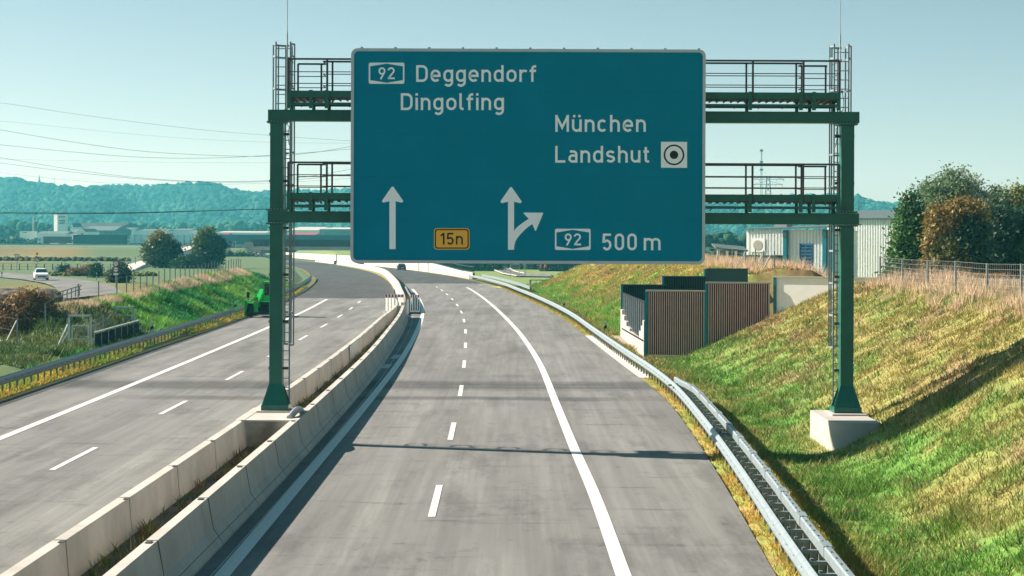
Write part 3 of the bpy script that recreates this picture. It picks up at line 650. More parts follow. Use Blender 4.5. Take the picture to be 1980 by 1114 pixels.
# stroke lettering in the manner of road sign type
SW, XH = .142, .735; hs_ = SW / 2
def arc(cx_, cy_, rx, ry, a0, a1, n=14): return [(cx_ + rx * math.cos(R(a0 + (a1 - a0) * k / n)), cy_ + ry * math.sin(R(a0 + (a1 - a0) * k / n))) for k in range(n + 1)]
def bowl(w, h, y0=0):
    r = (w - SW) / 2; c = w / 2
    return arc(c, y0 + h - hs_ - r, r, r, 0, 180) + arc(c, y0 + hs_ + r, r, r, 180, 360) + [(w - hs_, y0 + h - hs_ - r)]
def glyph(ch):
    s, x = hs_, XH
    if ch == 'D': w = .70; return w, [[(s, .5), (s, 1 - s)] + arc(w - s - .27, 1 - s - .27, .27, .27, 90, 0) + arc(w - s - .27, s + .27, .27, .27, 0, -90) + [(s, s), (s, .5)]]
    if ch == 'M': w = .80; return w, [[(s, 0), (s, 1)], [(w - s, 0), (w - s, 1)], [(s - .02, .97), (w / 2, .26), (w - s + .02, .97)]]
    if ch == 'L': w = .60; return w, [[(s, 1), (s, s), (w, s)]]
    if ch == 'e':
        w = .60; r = (w - SW) / 2; return w, [[(s, .36), (w - s, .36), (w - s, x - s - r)] + arc(w/2, x - s - r, r, r, 0, 180) + arc(w/2, s + r, r, r, 180, 318)]
    if ch == 'o': return .61, [bowl(.61, x)]
    if ch == 'd': return .59, [bowl(.59, x), [(.59 - s, 0), (.59 - s, 1)]]
    if ch == 'g':
        w = .59; r = (w - SW) / 2; cy_ = -.295 + s + r; return w, [bowl(w, x), [(w - s, x)] + arc(w/2, cy_, r, r, 0, -142)]
    if ch == 'a':
        w = .54; r = .18; return w, [[(w - s, 0), (w - s, x - s - r)] + arc(w - s - r, x - s - r, r, r, 0, 90) + [(.10, x - s)] , [(w - s, .425)] + arc(s + .18, .425 - .177, .18, .177, 90, 270) + [(w - s, s)]]
    if ch in 'nh':
        w = .575; r = (w - SW) / 2; return w, [[(s, 0), (s, 1 if ch == 'h' else x)], arc(w/2, x - s - r, r, r, 180, 0) + [(w - s, 0)]]
    if ch in 'uü':
        w = .575; r = (w - SW) / 2; o = [[(s, x)] + arc(w/2, s + r, r, r, 180, 360), [(w - s, 0), (w - s, x)]]
        if ch == 'ü': o += [[(.135, .855), (.135, 1.0)], [(w - .135, .855), (w - .135, 1.0)]]
        return w, o
    if ch == 'm':
        w = .98; r = .175; return w, [[(s, 0), (s, x)], arc(s + .21, x - s - r, .21, r, 180, 0) + [(s + .42, 0)], arc(s + .63, x - s - r, .21, r, 180, 0) + [(s + .84, 0)]]
    if ch == 'r': return .44, [[(s, 0), (s, x)], arc(s + .23, x - s - .24, .23, .24, 180, 52)]
    if ch == 'f': return .40, [[(.17, 0), (.17, 1 - s - .16)] + arc(.33, 1 - s - .16, .16, .16, 180, 90) + [(.40, 1 - s)], [(0, .66), (.39, .66)]]
    if ch == 'i': return SW, [[(s, 0), (s, x)], [(s, .86), (s, 1.0)]]
    if ch == 'l': return .25, [[(s, 1), (s, s + .11)] + arc(s + .11, s + .11, .11, .11, 180, 270) + [(.25, s)]]
    if ch == 't': return .34, [[(.14, .93), (.14, s + .11)] + arc(.25, s + .11, .11, .11, 180, 270) + [(.34, s)], [(0, x - s), (.32, x - s)]]
    if ch == 'c':
        w = .56; r = (w - SW) / 2; return w, [arc(w/2, x - s - r, r, r, 38, 180) + arc(w/2, s + r, r, r, 180, 322)]
    if ch == 's':
        w = .53; rx = (w - SW) / 2; ry = (x - SW) / 4; return w, [arc(w/2, x - s - ry, rx, ry, 22, 200, 12) + [(w/2 - rx * .72, x/2 + .045), (w/2 + rx * .72, x/2 - .045)] + arc(w/2, s + ry, rx, ry, 20, -158, 12)]
    if ch == '0': return .58, [bowl(.58, 1)]
    if ch == '5':
        w = .57; rx = (w - SW) / 2; ry = .245; return w, [[(w - .03, 1 - s), (.11, 1 - s), (.085, .52)] + arc(w/2, s + ry, rx, ry + .012, 128, -150, 22)]
    if ch == '2':
        w = .58; r = (w - SW) / 2; return w, [arc(w/2, 1 - s - r, r, r, 172, -28) + [(s + .02, s + .02), (s + .02, s), (w, s)]]
    if ch == '9':
        w = .57; rx = (w - SW) / 2; ry = .245; return w, [arc(w/2, 1 - s - ry, rx, ry, 0, 360, 24), arc(w/2, 1 - s - ry, rx, ry, 0, -28, 4) + [(.17, -.01)]]
    if ch == '1': return .30, [[(.30 - s, 0), (.30 - s, 1)], [(.30 - s, .96), (.0, .74)]]
    if ch == '7': return .55, [[(0, 1 - s), (.55 - s, 1 - s), (.17, 0)]]
    if ch == ' ': return .22, []
def ribbon(m, pts, w, fn, closed=False):
    pts = [Vector(p) for p in pts]; q = [pts[0]]
    for p in pts[1:]:
        if (p - q[-1]).length > 1e-4: q.append(p)
    pts = q; n = len(pts); L, Rr = [], []
    closed = (pts[0] - pts[-1]).length < 1e-3 and n > 3
    for i, p in enumerate(pts):
        a = (pts[i] - pts[i-1]).normalized() if i else ((pts[0] - pts[-2]).normalized() if closed else None)
        b = (pts[i+1] - pts[i]).normalized() if i < n - 1 else ((pts[1] - pts[0]).normalized() if closed else None)
        a = a if a is not None else b; b = b if b is not None else a
        na, nb = Vector((-a.y, a.x)), Vector((-b.y, b.x)); mm = (na + nb).normalized(); k = w / 2 / max(.45, mm.dot(na))
        L.append(p + mm * k); Rr.append(p - mm * k)
    vv = [fn(v.x, v.y) for v in L + Rr]
    m.add(vv, [(i, i + 1, n + i + 1, n + i) for i in range(n - 1)])
def word(txt, left, right, base, cap, name='lettering', m='white', parent=None, y=-.004, gap=.172):
    strokes = []; x_ = 0
    for ch in txt:
        w, st = glyph(ch); strokes += [[(x_ + u, v) for u, v in s_] for s_ in st]; x_ += w + gap
    x_ -= gap; sx = (right - left) / x_
    mb = MB()
    for i, s_ in enumerate(strokes):
        yy = y - .0004 * (i % 3)
        ribbon(mb, [(u * sx / cap, v) for u, v in s_], SW, lambda u, v: (lambda p: (p[0], yy, p[1]))(su(left + u * cap, base - v * cap)))
    return mb.build(name, M[m], parent or sg)
def flat(pts, name, m, y=-.004, parent=None):
    return MB().prism([su(*p) for p in pts], .002, lambda u, v, w: (u, y + w - .002, v)).build(name, M[m], parent or sg)
word('Deggendorf', 804.7, 1036.7, 158.4, 32.3); word('Dingolfing', 775, 974.4, 213, 32.6)
word('München', 1073.7, 1248.8, 255, 32.7); word('Landshut', 1073.5, 1255.2, 314.6, 32.4)
word('500', 1164.4, 1231.2, 484, 32.4, gap=.2); word('m', 1244.6, 1277.3, 484, 32.4)
for (ox, oy) in ((713, 121.2), (1073, 442.4)):
    sh = flat([(px_, py_) for px_, py_ in rrect(ox, oy, ox + 69, oy + 41, [3.5] * 4)], 'route_shield', 'white')
    flat([(ox + 3, oy + 7.2), (ox + 34.5, oy + 2), (ox + 66, oy + 7.2), (ox + 66, oy + 33.8), (ox + 34.5, oy + 39), (ox + 3, oy + 33.8)], 'shield_field', 'face', -.008, sh)
    word('92', ox + 18.8, ox + 50.3, oy + 32, 23, 'route_number', y=-.012, gap=.16, parent=sh)
sh = flat(rrect(839, 441.3, 908, 482.7, [6] * 4), 'route_shield', 'orange')
ringpoly([su(*p) for p in rrect(840.8, 443.1, 906.2, 480.9, [5] * 4)], [su(*p) for p in rrect(843, 445.3, 904, 478.7, [4] * 4)], .002, -.009).build('shield_border', M['ink'], sh)
word('15n', 852.5, 895.2, 473, 22.7, 'route_number', 'ink', y=-.010, gap=.17, parent=sh)
flat([(753, 481.8), (753, 389.2), (741, 392), (738.2, 389), (757.5, 361), (760.5, 361), (780, 389), (777, 392), (765, 389.2), (765, 481.8)], 'arrow', 'white')
lo_ = [(994, 482.8), (994.6, 474), (997, 466), (1001, 459.6), (1006, 453.5), (1013, 446), (1021, 439), (1029.3, 433.4)]
up_ = [(1022.3, 423.2), (1012, 430), (1003, 436.6), (997.5, 441.6), (994, 446.4)]
flat([(982.2, 483), (982.2, 390.2), (970, 393), (967.3, 390), (986.5, 362), (989.5, 362), (1009, 390), (1006.3, 393), (994, 390.2)] + up_[::-1][:1] + [(994, 446.4)] + [(994, 483)], 'arrow', 'white')
flat(lo_ + [(1034.8, 446.3), (1036.4, 446), (1050.4, 412.6), (1049.6, 411.3), (1013.2, 411.1), (1012.2, 412.4)] + up_, 'turn_arrow', 'white', -.0046)
tq = flat([(1278, 274.2), (1328.5, 274.4), (1328.5, 324.6), (1278, 324.4)], 'pictogram', 'white')
c0 = (1303.2, 299.6)
cir = lambda r, n=40: [su(c0[0] + r * math.cos(2 * math.pi * k / n), c0[1] + r * math.sin(2 * math.pi * k / n)) for k in range(n)]
ringpoly(cir(20), cir(16.9), .002, -.009).build('ring', M['ink'], tq)
MB().prism(cir(8.1), .002, lambda u, v, w: (u, -.009 + w, v)).build('dot', M['ink'], tq)
# ------------------------------------------------------------------ noise walls and parapet of the underpass on the right
def pxX(px, d): return (px - CX) * d / F
def hz(px, py, d): return D(px, py, d).z
ND, FD = 110.0, 134.0
def slat_panel(m1, m2, x0, x1, y, z0, z1, side, n):
    m1.bb((x0, y - .04, z0), (x1, y + .04, z1))
    p = (x1 - x0) / n
    for k in range(n):
        a = x0 + p * (k + .5); m2.bb((a - p * .13, y - .04 - .075, z0 + .01), (a + p * .13, y - .0405, z1 - .01))
nw = thing('noise_wall', 'brown slatted noise wall with teal posts rising in steps up the right slope', 'noise wall', (7.15, ND, 0), R(-13))
for xa, xb, py, z0, n in ((1253, 1365, 564, .18, 26), (1369, 1489, 548, .05, 28)):
    a, b = pxX(xa, ND) - 7.15, pxX(xb, ND) - 7.15; z1 = hz((xa + xb) / 2, py, ND)
    p1, p2 = MB(), MB(); slat_panel(p1, p2, a + .03, b - .02, 0, z0, z1, 1, n)
    pn = p1.build('slat_panel', M['brown'], nw); p2.build('slats', M['slat'], pn)
    MB().bb((a - .1, -.17, z1 + .002), (b + .03, .1, z1 + .09)).build('cap_rail', M['concl'], nw)
    MB().bb((b - .085, -.13, z0 - .1), (b + .0, -.118, z1 - .004)).build('edge_strip', M['concl'], pn)
    MB().bb((a - .14, -.14, -.12), (a + .02, .09, z1 - .004)).build('post', M['teal'], nw)
    MB().bb((a + .03, -.16, z0 - .09), (b - .1, .05, z0 - .004)).build('base_rail', M['slat'], nw)
a = pxX(1253, ND) - 7.15
MB().bb((a + .03, -.06, -.4), (pxX(1489, ND) - 7.15, .12, .085)).build('plinth', M['conc'], nw)
rw_ = thing('retaining_wall', 'plain cream wall at the top of the steps behind the right gantry column', 'wall', (pxX(1491, ND), ND - 1.5, 0), R(-26))
z1 = hz(1550, 536, ND)
MB().bb((0.14, -.08, 0), (14, .12, z1)).build('wall', M['wall'], rw_)
MB().bb((-.02, -.14, 0), (.138, .12, z1)).build('post', M['teal'], rw_)
MB().bb((-.05, -.16, z1 + .003), (14, .16, z1 + .08)).build('cap_rail', M['concl'], rw_)
fw = thing('noise_wall', 'dark noise wall rising in steps on the far side of the underpass', 'noise wall', (7.14, FD, 0))
for xa, xb, py in ((1205, 1288, 552), (1285, 1366, 536)):
    a, b = pxX(xa, FD) - 7.14, pxX(xb, FD) - 7.14; z1 = hz((xa + xb) / 2, py, FD); yo = 0 if xa < 1250 else .25
    p1, p2 = MB(), MB(); slat_panel(p1, p2, a, b, yo, 0, z1, 1, 24)
    pn = p1.build('slat_panel', M['tarp'], fw); p2.build('slats', M['tealdark'], pn)
    MB().bb((a - .15, yo - .17, z1 + .002), (b + .05, yo + .12, z1 + .07)).build('cap_rail', M['tealdark'], fw)
    MB().bb((a - .14, yo - .14, -.1), (a - .003, yo + .09, z1 - .002)).build('post', M['teal'], fw)
a, b = pxX(1363, FD) - 7.14, pxX(1442, FD) - 7.14; z1 = hz(1400, 521, FD)
MB().bb((a + .15, .45, 0), (b + .2, .6, z1)).build('end_panel', M['tealdark'], fw); MB().bb((a, .40, 0), (a + .145, .66, z1 + .02)).build('post', M['teal'], fw)
MB().bb((a + .15, .40, z1 + .003), (b + .25, .66, z1 + .06)).build('cap_rail', M['tealdark'], fw)
pp = thing('parapet', 'white concrete parapet stepping down between the noise walls, with dark bars on top', 'parapet', (7.2, 110, 0))
steps = [(.25, 1.3, 1.95), (1.3, 2.6, 1.6), (2.6, 4.2, 1.25), (4.2, 9.5, .8), (9.5, 13.5, .8), (13.5, 17., .95), (17., 19.5, 1.2), (19.5, 22., 1.48), (22., 23.75, 1.75)]
for (u0, u1, z) in steps:
    MB().bb((-.16, u0 + .012, -.05), (.16, u1 - .012, z)).build('concrete_block', M['concl'], pp)
tr_ = MB(); tr_.bar((0, .3, 2.92), (0, 23.6, 2.80), .06, .08); tr_.bar((-.21, .5, .9), (-.21, 21, .62), .06, .06)
tr_.build('top_rail', M['tarp'], pp)
for k in range(12):
    u = .55 + k * 2.03; z0 = [q[2] for q in steps if q[0] <= u <= q[1]][0]
    MB().bb((-.05, u - .07, z0), (.05, u + .07, 2.9 - .12 * u / 24)).build('bar_post', M['galvd'], pp)
for k in range(11):
    u = .55 + k * 2.03; zz = [max(q[2] for q in steps if q[1] > u + e and q[0] < u + 2.03 - e) for e in (.08,)][0]
    MB().bb((-.012, u + .09, zz + .02), (.012, u + 1.3, 2.78)).build('bar_screen', M['tarp'], pp)

# ------------------------------------------------------------------ works yard behind the right slope
def win(parent, name, x0, x1, z0, z1, y, m): return MB().bb((x0, y - .04, z0), (x1, y + .03, z1)).build(name, M[m], parent)
def corrug(m, x0, x1, y, z0, z1, p=.45):
    n = max(2, int((x1 - x0) / p)); pts = []
    for k in range(n):
        a = x0 + (x1 - x0) * k / n; w = (x1 - x0) / n
        pts += [(a, y), (a + w * .45, y), (a + w * .55, y - .16), (a + w * .95, y - .16)]
    pts.append((x1, y)); v = [(u, w, z) for z in (z0, z1) for u, w in pts]; k = len(pts)
    return m.add(v, [(i, i + 1, k + i + 1, k + i) for i in range(k - 1)])
hd = 300.; hall = thing('industrial_hall', 'large white corrugated hall behind the slope, left of the trees', 'hall', (pxX(1600, 318), 318, 0), R(-36))
kx = lambda px, d, o: (pxX(px, d) - o.location.x) / math.cos(R(36))
zt = hz(1650, 424, 318)
MB().bb((.05, .02, -.5), (kx(1790, 318, hall), 24, zt)).build('wall', M['clad'], hall)
corrug(MB(), 0, kx(1790, 318, hall), -.02, -.5, zt - .05, .42).build('cladding', M['clad'], hall)
rf = MB(); rf.add([(-.4, -.5, zt), (kx(1800, 318, hall), -.5, zt), (kx(1800, 318, hall), 12, zt + 1.4), (-.4, 12, zt + 1.4), (-.4, -.5, zt + .12), (kx(1800, 318, hall), -.5, zt + .12), (kx(1800, 318, hall), 12, zt + 1.52), (-.4, 12, zt + 1.52)], [(0, 3, 2, 1), (4, 5, 6, 7), (0, 1, 5, 4), (1, 2, 6, 5), (2, 3, 7, 6), (3, 0, 4, 7)])
rfo = rf.build('roof', M['roofg'], hall)
sc_ = MB()
for k in range(46): sc_.box((k * .34, -.56, zt + .03), (.16, .1, .16))
tag(sc_.build('eave_teeth', M['tealdark'], rfo), kind='stuff')
sh_ = thing('workshop', 'white corrugated workshop with teal columns and a tall blue barred door', 'workshop', (pxX(1447, 300), 300, 0), R(-32))
zr = hz(1520, 443, 300); kk = lambda px: (pxX(px, 300) - sh_.location.x) / math.cos(R(32))
corrug(MB(), kk(1519), kk(1539), 0, 0, zr - .15).build('cladding', M['clad'], sh_); corrug(MB(), kk(1562), kk(1600), 0, 0, zr - .1).build('cladding', M['clad'], sh_)
corrug(MB(), kk(1539), kk(1562), 0, hz(1550, 471, 300), zr - .12).build('cladding', M['clad'], sh_)
corrug(MB(), kk(1447), kk(1513), -.6, hz(1480, 493, 300), zr - .2).build('loft_cladding', M['clad'], sh_)
MB().bb((kk(1450), -.45, hz(1480, 493, 300)), (kk(1512), 8, zr - .25)).build('loft', M['wallw'], sh_)
MB().bb((kk(1449), 4, 0), (kk(1512), 8, hz(1480, 493, 300) - .01)).build('dark_bay', M['nwall'], sh_)
rr_ = MB(); rr_.add([(kk(1444), -1, zr - .15), (kk(1603), -1, zr + .25), (kk(1603), 9, zr + .6), (kk(1444), 9, zr + .2), (kk(1444), -1, zr + .02), (kk(1603), -1, zr + .42), (kk(1603), 9, zr + .77), (kk(1444), 9, zr + .37)], [(0, 3, 2, 1), (4, 5, 6, 7), (0, 1, 5, 4), (1, 2, 6, 5), (2, 3, 7, 6), (3, 0, 4, 7)])
rr_.build('roof', M['roofg'], sh_)
MB().bb((kk(1448), .3, 0), (kk(1600), 8.5, .3)).build('floor_slab', M['conc'], sh_)
MB().bb((kk(1519), .1, .3), (kk(1600), 8, zr - .2)).build('wall', M['clad'], sh_)
for a, b, t in ((1512, 1519, 445), (1582, 1588, 444), (1596, 1601, 430)):
    c_ = MB().bb((kk(a), -.75, 0), (kk(b), -.2, hz(a, t, 300))).build('column', M['teal'], sh_)
    if t > 440: MB().bb((kk(a) + .02, -.80, hz(a, 459, 300)), (kk(b) - .02, -.752, hz(a, 450, 300))).build('wall_lamp', M['tealdark'], c_)
dr = MB().bb((kk(1540), -.1, 0), (kk(1561), .05, hz(1550, 472, 300))).build('door', M['dglass'], sh_)
fr_ = MB()
for x in (1539.5, 1549.5, 1560.5): fr_.bb((kk(x), -.2, 0), (kk(x) + .12, -.101, hz(1550, 471, 300)))
for k in range(9): z = hz(1550, 472 + k * 6.4, 300); fr_.bb((kk(1539.5), -.24, z - .10), (kk(1561.5), -.202, z + .06))
fr_.build('door_bars', M['blue'], dr)
pq = MB().bb((kk(1456), -.85, hz(1470, 487, 300)), (kk(1481), -.68, hz(1470, 461, 300))).build('fan_panel', M['wallw'], sh_)
cz = hz(1468, 474, 300); MB().cyl((kk(1468.5), -.89, cz), (kk(1468.5), -.851, cz), .72, 20).build('fan_disc', M['concl'], pq)
MB().bb((kk(1478), 3, zr + .2), (kk(1500), 5, hz(1490, 434, 303))).build('roof_vent', M['galvd'], sh_)
lt = thing('lean_to', 'low open shelter with a flat grey roof on white pillars left of the workshop', 'shelter', (pxX(1387, 285), 285, 0)); kl = lambda px: pxX(px, 285) - lt.location.x
ra, rb = hz(1388, 478, 285), hz(1445, 484, 285)
MB().add([(-.3, -.6, ra), (kl(1446), -.6, rb), (kl(1446), 5, rb + .5), (-.3, 5, ra + .5), (-.3, -.6, ra - .2), (kl(1446), -.6, rb - .2), (kl(1446), 5, rb + .3), (-.3, 5, ra + .3)], [(0, 1, 2, 3), (7, 6, 5, 4), (0, 4, 5, 1), (1, 5, 6, 2), (2, 6, 7, 3), (3, 7, 4, 0)]).build('roof', M['roofg'], lt)
for p_ in (1389, 1406, 1423, 1440): MB().bb((kl(p_) - .16, -.2, 0), (kl(p_) + .16, .12, ra - .5)).build('pillar', M['wallw'], lt)
MB().bb((0, 4.4, 0), (kl(1440), 4.6, rb - .2)).build('back_wall', M['nwall'], lt)

def fence(name, label, pts, hgt, m_post='galv', rails=6, mesh=False, r=.04, z=None, wire=.006, pname='post'):
    o = Vector(pts[0]); t = thing(name, label, 'fence', o)
    for p in pts:
        q = Vector(p) - o; MB().bb((q.x - r, q.y - r, q.z - .3), (q.x + r, q.y + r, q.z + hgt)).build(pname, M[m_post], t)
    w = MB()
    for a, b in zip(pts, pts[1:]):
        a = Vector(a) - o; b = Vector(b) - o
        for k in range(rails):
            zz = hgt * (.98 - k * .9 / max(1, rails - 1)); w.bar(a + Vector((0, 0, zz)), b + Vector((0, 0, zz)), wire)
        if mesh:
            n = int((b - a).length / mesh)
            for k in range(1, n): p = a.lerp(b, k / n); w.bar(p + Vector((0, 0, hgt * .06)), p + Vector((0, 0, hgt * .98)), wire)
    tag(w.build('wire_mesh', M['wire'], t), kind='stuff')
    return t
def crest(d, r): x = float(RG(d)) + r; return (x, d, float(H(x, d)))
f1 = fence('wire_fence', 'wire mesh fence on thin posts along the crest in front of the big trees', [crest(d, 12.4) for d in (60, 65.2, 70.5, 75.9, 81.5, 87, 92.3, 97.5, 102.6)], 1.38, mesh=.3, rails=7, wire=.009)
p = Vector(crest(106.5, 12.4)) - Vector(f1.location)
ar = MB(); ar.bar(p, p + Vector((0, 0, 1.5)), .06); ar.bar(p + Vector((0, 0, 1.5)), p + Vector((-.5, 0, 1.85)), .05); ar.build('cranked_post', M['galv'], f1)
f2 = fence('wire_fence', 'wire fence with braced posts on the crest left of the workshop', [crest(d, 12.4) for d in (137, 142, 146, 151, 158, 166, 175, 186, 198)], 1.25, rails=5, wire=.010)
bb_ = MB()
for d in (138.3, 142, 151):
    p = Vector(crest(d, 12.4)) - Vector(f2.location); bb_.bar(p + Vector((0, 0, 1.1)), p + Vector((-.6, -.2, 0)), .05)
bb_.build('brace', M['galv'], f2)
ob = MB().bb((-2.1, -.08, 0), (2.1, .08, .16)); ob.bb((-1.7, -.06, -1.6), (-1.5, .06, -.002)); ob.bb((1.5, -.06, -1.6), (1.7, .06, -.002))
o_ = ob.build('barrier_beam', M['orangebeam']); o_.location = D(1878, 533, 128); tag(o_, 'orange painted beam on short posts behind the wire fence under the trees', 'barrier')

# delineator posts
def delineator(px, py, d, label):
    p = D(px, py, d); t = thing('delineator_post', label, 'delineator', (p.x, d, p.z - .85), group='white delineator posts beside the motorway')
    poly = [(-.085, -.06), (.085, -.06), (.06, .07), (-.06, .07)]
    MB().prism(poly, 1.0, lambda u, v, w: (u, v, w)).build('body', M['paint'], t)
    MB().prism([(u * 1.06, v * 1.06) for u, v in poly], .2, lambda u, v, w: (u, v, .52 + w + u * .8)).build('band', M['black'], t)
    return t
delineator(1030.5, 560, 236, 'white delineator post near the steel gate frame on the right verge')
delineator(1091, 584, 183, 'white delineator post at the foot of the slope left of the noise walls')
delineator(1170.5, 626, 138.5, 'white delineator post close to the far end of the underpass parapet')
delineator(294, 626.5, 128, 'white delineator post beside the dark parapet screen on the left')
delineator(455, 586, 171, 'white delineator post on the left verge just before the green machine')

# gate frame, boards, path and walkers on the right
gf = thing('gate_frame', 'grey steel gate frame standing in the meadow right of the motorway', 'gate frame', (pxX(1026, 268), 268, hz(1026, 561, 268))); kg = lambda px: pxX(px, 268) - gf.location.x
zg = hz(1026, 541, 268) - gf.location.z
MB().bb((-.13, -.1, 0), (.13, .1, zg)).build('post', M['galv'], gf); MB().bb((kg(1049) - .07, -.06, 0), (kg(1049) + .07, .06, zg - .1)).build('post', M['galv'], gf)
MB().bb((-.13, -.06, zg - .1), (kg(1068), .06, zg + .02)).build('crossbar', M['galv'], gf); MB().bb((kg(1037) - .05, -.05, 0), (kg(1037) + .05, .05, zg - .11)).build('post', M['galvd'], gf)
low = -2.05
rp1 = [P(951, 510.5, low), P(952, 517, low), P(957, 524, low), P(972, 530, low), P(1000, 535, low), P(1066, 536, low)]
rp2 = [P(983, 510.5, low), P(983.5, 516, low), P(988, 522, low), P(998, 526.5, low), P(1015, 530, low), P(1066, 530.5, low)]
vv = [Vector((a.x, a.y, -1.9)) for a in rp1] + [Vector((a.x, a.y, -1.9)) for a in rp2]
tag(MB().add(vv, [(i, i + 1, 7 + i, 6 + i) for i in range(5)]).build('side_road', M['asphalt']), 'curving side road and path beyond the right verge', 'road', kind='structure')
for k_, off_ in enumerate((.0, .33, .66, 1.0)):
    c_ = [a.lerp(b, off_) for a, b in zip(rp1[:5], rp2[:5])]
    m_ = MB()
    for a, b in zip(c_, c_[1:]): m_.bar(Vector((a.x, a.y, -1.85)), Vector((b.x, b.y, -1.85)), .3, .12)
    tag(m_.build('kerb', M['dark'] if k_ in (1, 2) else M['kerb']), 'kerb line of the curving side road', 'kerb', kind='structure')
def board(name, label, px, py, w, h, d, zb, m, posts=(-.35, .35)):
    p = D(px, py, d); t = thing(name, label, 'sign', (p.x, d, zb))
    MB().bb((-w/2, -.03, p.z - zb - h/2), (w/2, .03, p.z - zb + h/2)).build('board', M[m], t)
    b_ = MB().bb((-w/2 - .05, -.02, p.z - zb - h/2 - .05), (w/2 + .05, .05, p.z - zb + h/2 + .05)).build('rim', M['frame'], t)
    for q in posts: MB().cyl((q * w, .08, 0), (q * w, .08, p.z - zb + h/2), .05, 8).build('pole', M['galvd'], t)
    return t
board('board_sign', 'wide pale blue board sign on two poles below the big sign', 996, 514.6, 1.75, .6, 430, -2.1, 'roofg', (-.55, .5))
for px_ in (1014, 1017):
    tag(MB().cyl((0, 0, 0), (0, 0, 3.2), .06, 8).build('pole', M['galvd']), 'thin grey pole by the side road below the big sign, %s' % ('left of two' if px_ == 1014 else 'right of two'), 'pole', 'slim poles by the side road'); bpy.context.scene.objects[-1].location = (pxX(px_, 440), 440, -2.1)

def person(label, px, py_base, d, z, turn=0):
    t = thing('person', label, 'person', (pxX(px, d), d, z), turn, 'walkers in red jackets')
    def skin(name, verts, edges, rad, m, root=0):
        me = bpy.data.meshes.new(name); me.from_pydata(verts, edges, []); me.materials.append(M[m]); o = link(name, me, t)
        sk = o.modifiers.new('skin', 'SKIN'); 
        for v, r_ in zip(me.skin_vertices[0].data, rad): v.radius = (r_, r_)
        me.skin_vertices[0].data[root].use_root = True
        o.modifiers.new('sub', 'SUBSURF').levels = 1; o.modifiers['sub'].render_levels = 1
        return o
    V = [(0,0,.95),(0,0,1.2),(0,0,1.42),(0,0,1.52),(0,-.01,1.62),(0,-.01,1.74),(-.19,0,1.40),(-.25,.03,1.12),(-.26,-.06,.88),(-.26,-.07,.78),(.19,0,1.40),(.25,.03,1.12),(.26,-.06,.88),(.26,-.07,.78),(-.1,0,.88),(-.11,-.06,.5),(-.11,.04,.09),(-.11,-.12,.04),(.1,0,.88),(.11,.05,.5),(.11,.12,.09),(.11,-.03,.04)]
    E = [(0,1),(1,2),(2,3),(3,4),(4,5),(2,6),(6,7),(7,8),(8,9),(2,10),(10,11),(11,12),(12,13),(0,14),(14,15),(15,16),(16,17),(0,18),(18,19),(19,20),(20,21)]
    rad = [.14,.13,.14,.06,.10,.09,.06,.045,.035,.04,.06,.045,.035,.04,.09,.06,.045,.035,.09,.06,.045,.035]
    skin('body', V, E, rad, 'skin')
    J = [(0,0,.86),(0,0,1.2),(0,0,1.42),(-.19,0,1.41),(-.25,.03,1.12),(-.26,-.05,.92),(.19,0,1.41),(.25,.03,1.12),(.26,-.05,.92)]
    skin('jacket', J, [(0,1),(1,2),(2,3),(3,4),(4,5),(2,6),(6,7),(7,8)], [.19,.18,.17,.085,.07,.06,.085,.07,.06], 'hivis')
    skin('trousers', [(0,0,.92),(-.1,0,.86),(-.11,-.06,.5),(-.11,.04,.12),(.1,0,.86),(.11,.05,.5),(.11,.12,.12)], [(0,1),(1,2),(2,3),(0,4),(4,5),(5,6)], [.15,.11,.085,.065,.11,.085,.065], 'trouser')
    skin('hair', [(0,.02,1.70),(0,.02,1.78)], [(0,1)], [.105,.08], 'hair')
zp = -1.88
person('person in a bright red jacket walking on the path, left of a pair', 1046, 531, 492, zp, .3)
person('person in a bright red jacket walking on the path, right of a pair', 1054.5, 531, 493, zp, -.2)

# trough wall with railing beyond the nearer carriageway
tw = thing('trough_wall', 'white concrete wall beside the dark nearer carriageway where it dips', 'wall', (0, 330, 0))
cv = [Vector((float(RE(d)) + 1.1, d - 330, float(hp(d)))) for d in np.concatenate([np.arange(332, 620, 6.), np.arange(620, 1001, 20.)])]
m_ = MB(); n_ = len(cv)
for q, c in enumerate(cv):
    t_ = 1.0 + 1.3 * ss(340, 470, c.y + 330)
    m_.v += [(c.x, c.y, c.z - .2), (c.x, c.y, c.z + t_), (c.x + .35, c.y, c.z + t_), (c.x + .35, c.y, c.z - .2)]
for q in range(n_ - 1): m_.f += [(q*4+k, q*4+(k+1) % 4, q*4+4+(k+1) % 4, q*4+4+k) for k in range(4)]
m_.build('wall', M['conc'], tw)
jt = MB()
for d in (425, 446):
    x = float(RE(d)) + 1.07; jt.bb((x - .02, d - 330 - .5, float(hp(d))), (x + .01, d - 330 + .5, float(hp(d)) + 2.0))
jt.build('joint', M['joint'], tw)
rl2 = MB()
for c in cv[:30]:
    t_ = 1.0 + 1.3 * ss(340, 470, c.y + 330); rl2.bar((c.x + .2, c.y, c.z + t_), (c.x + .2, c.y, c.z + t_ + .95), .07)
for a, b in zip(cv[:29], cv[1:30]):
    for k in (.95, .15):
        ta, tb = [1.0 + 1.3 * float(ss(340, 470, q.y + 330)) + k for q in (a, b)]; rl2.bar((a.x + .2, a.y, a.z + ta), (b.x + .2, b.y, b.z + tb), .07)
    for q in range(1, 12):
        p = a.lerp(b, q / 12); t_ = 1.0 + 1.3 * float(ss(340, 470, p.y + 330)); rl2.bar((p.x + .2, p.y, p.z + t_ + .15), (p.x + .2, p.y, p.z + t_ + .95), .03)
tag(rl2.build('railing', M['tealdark'], tw), kind='stuff')
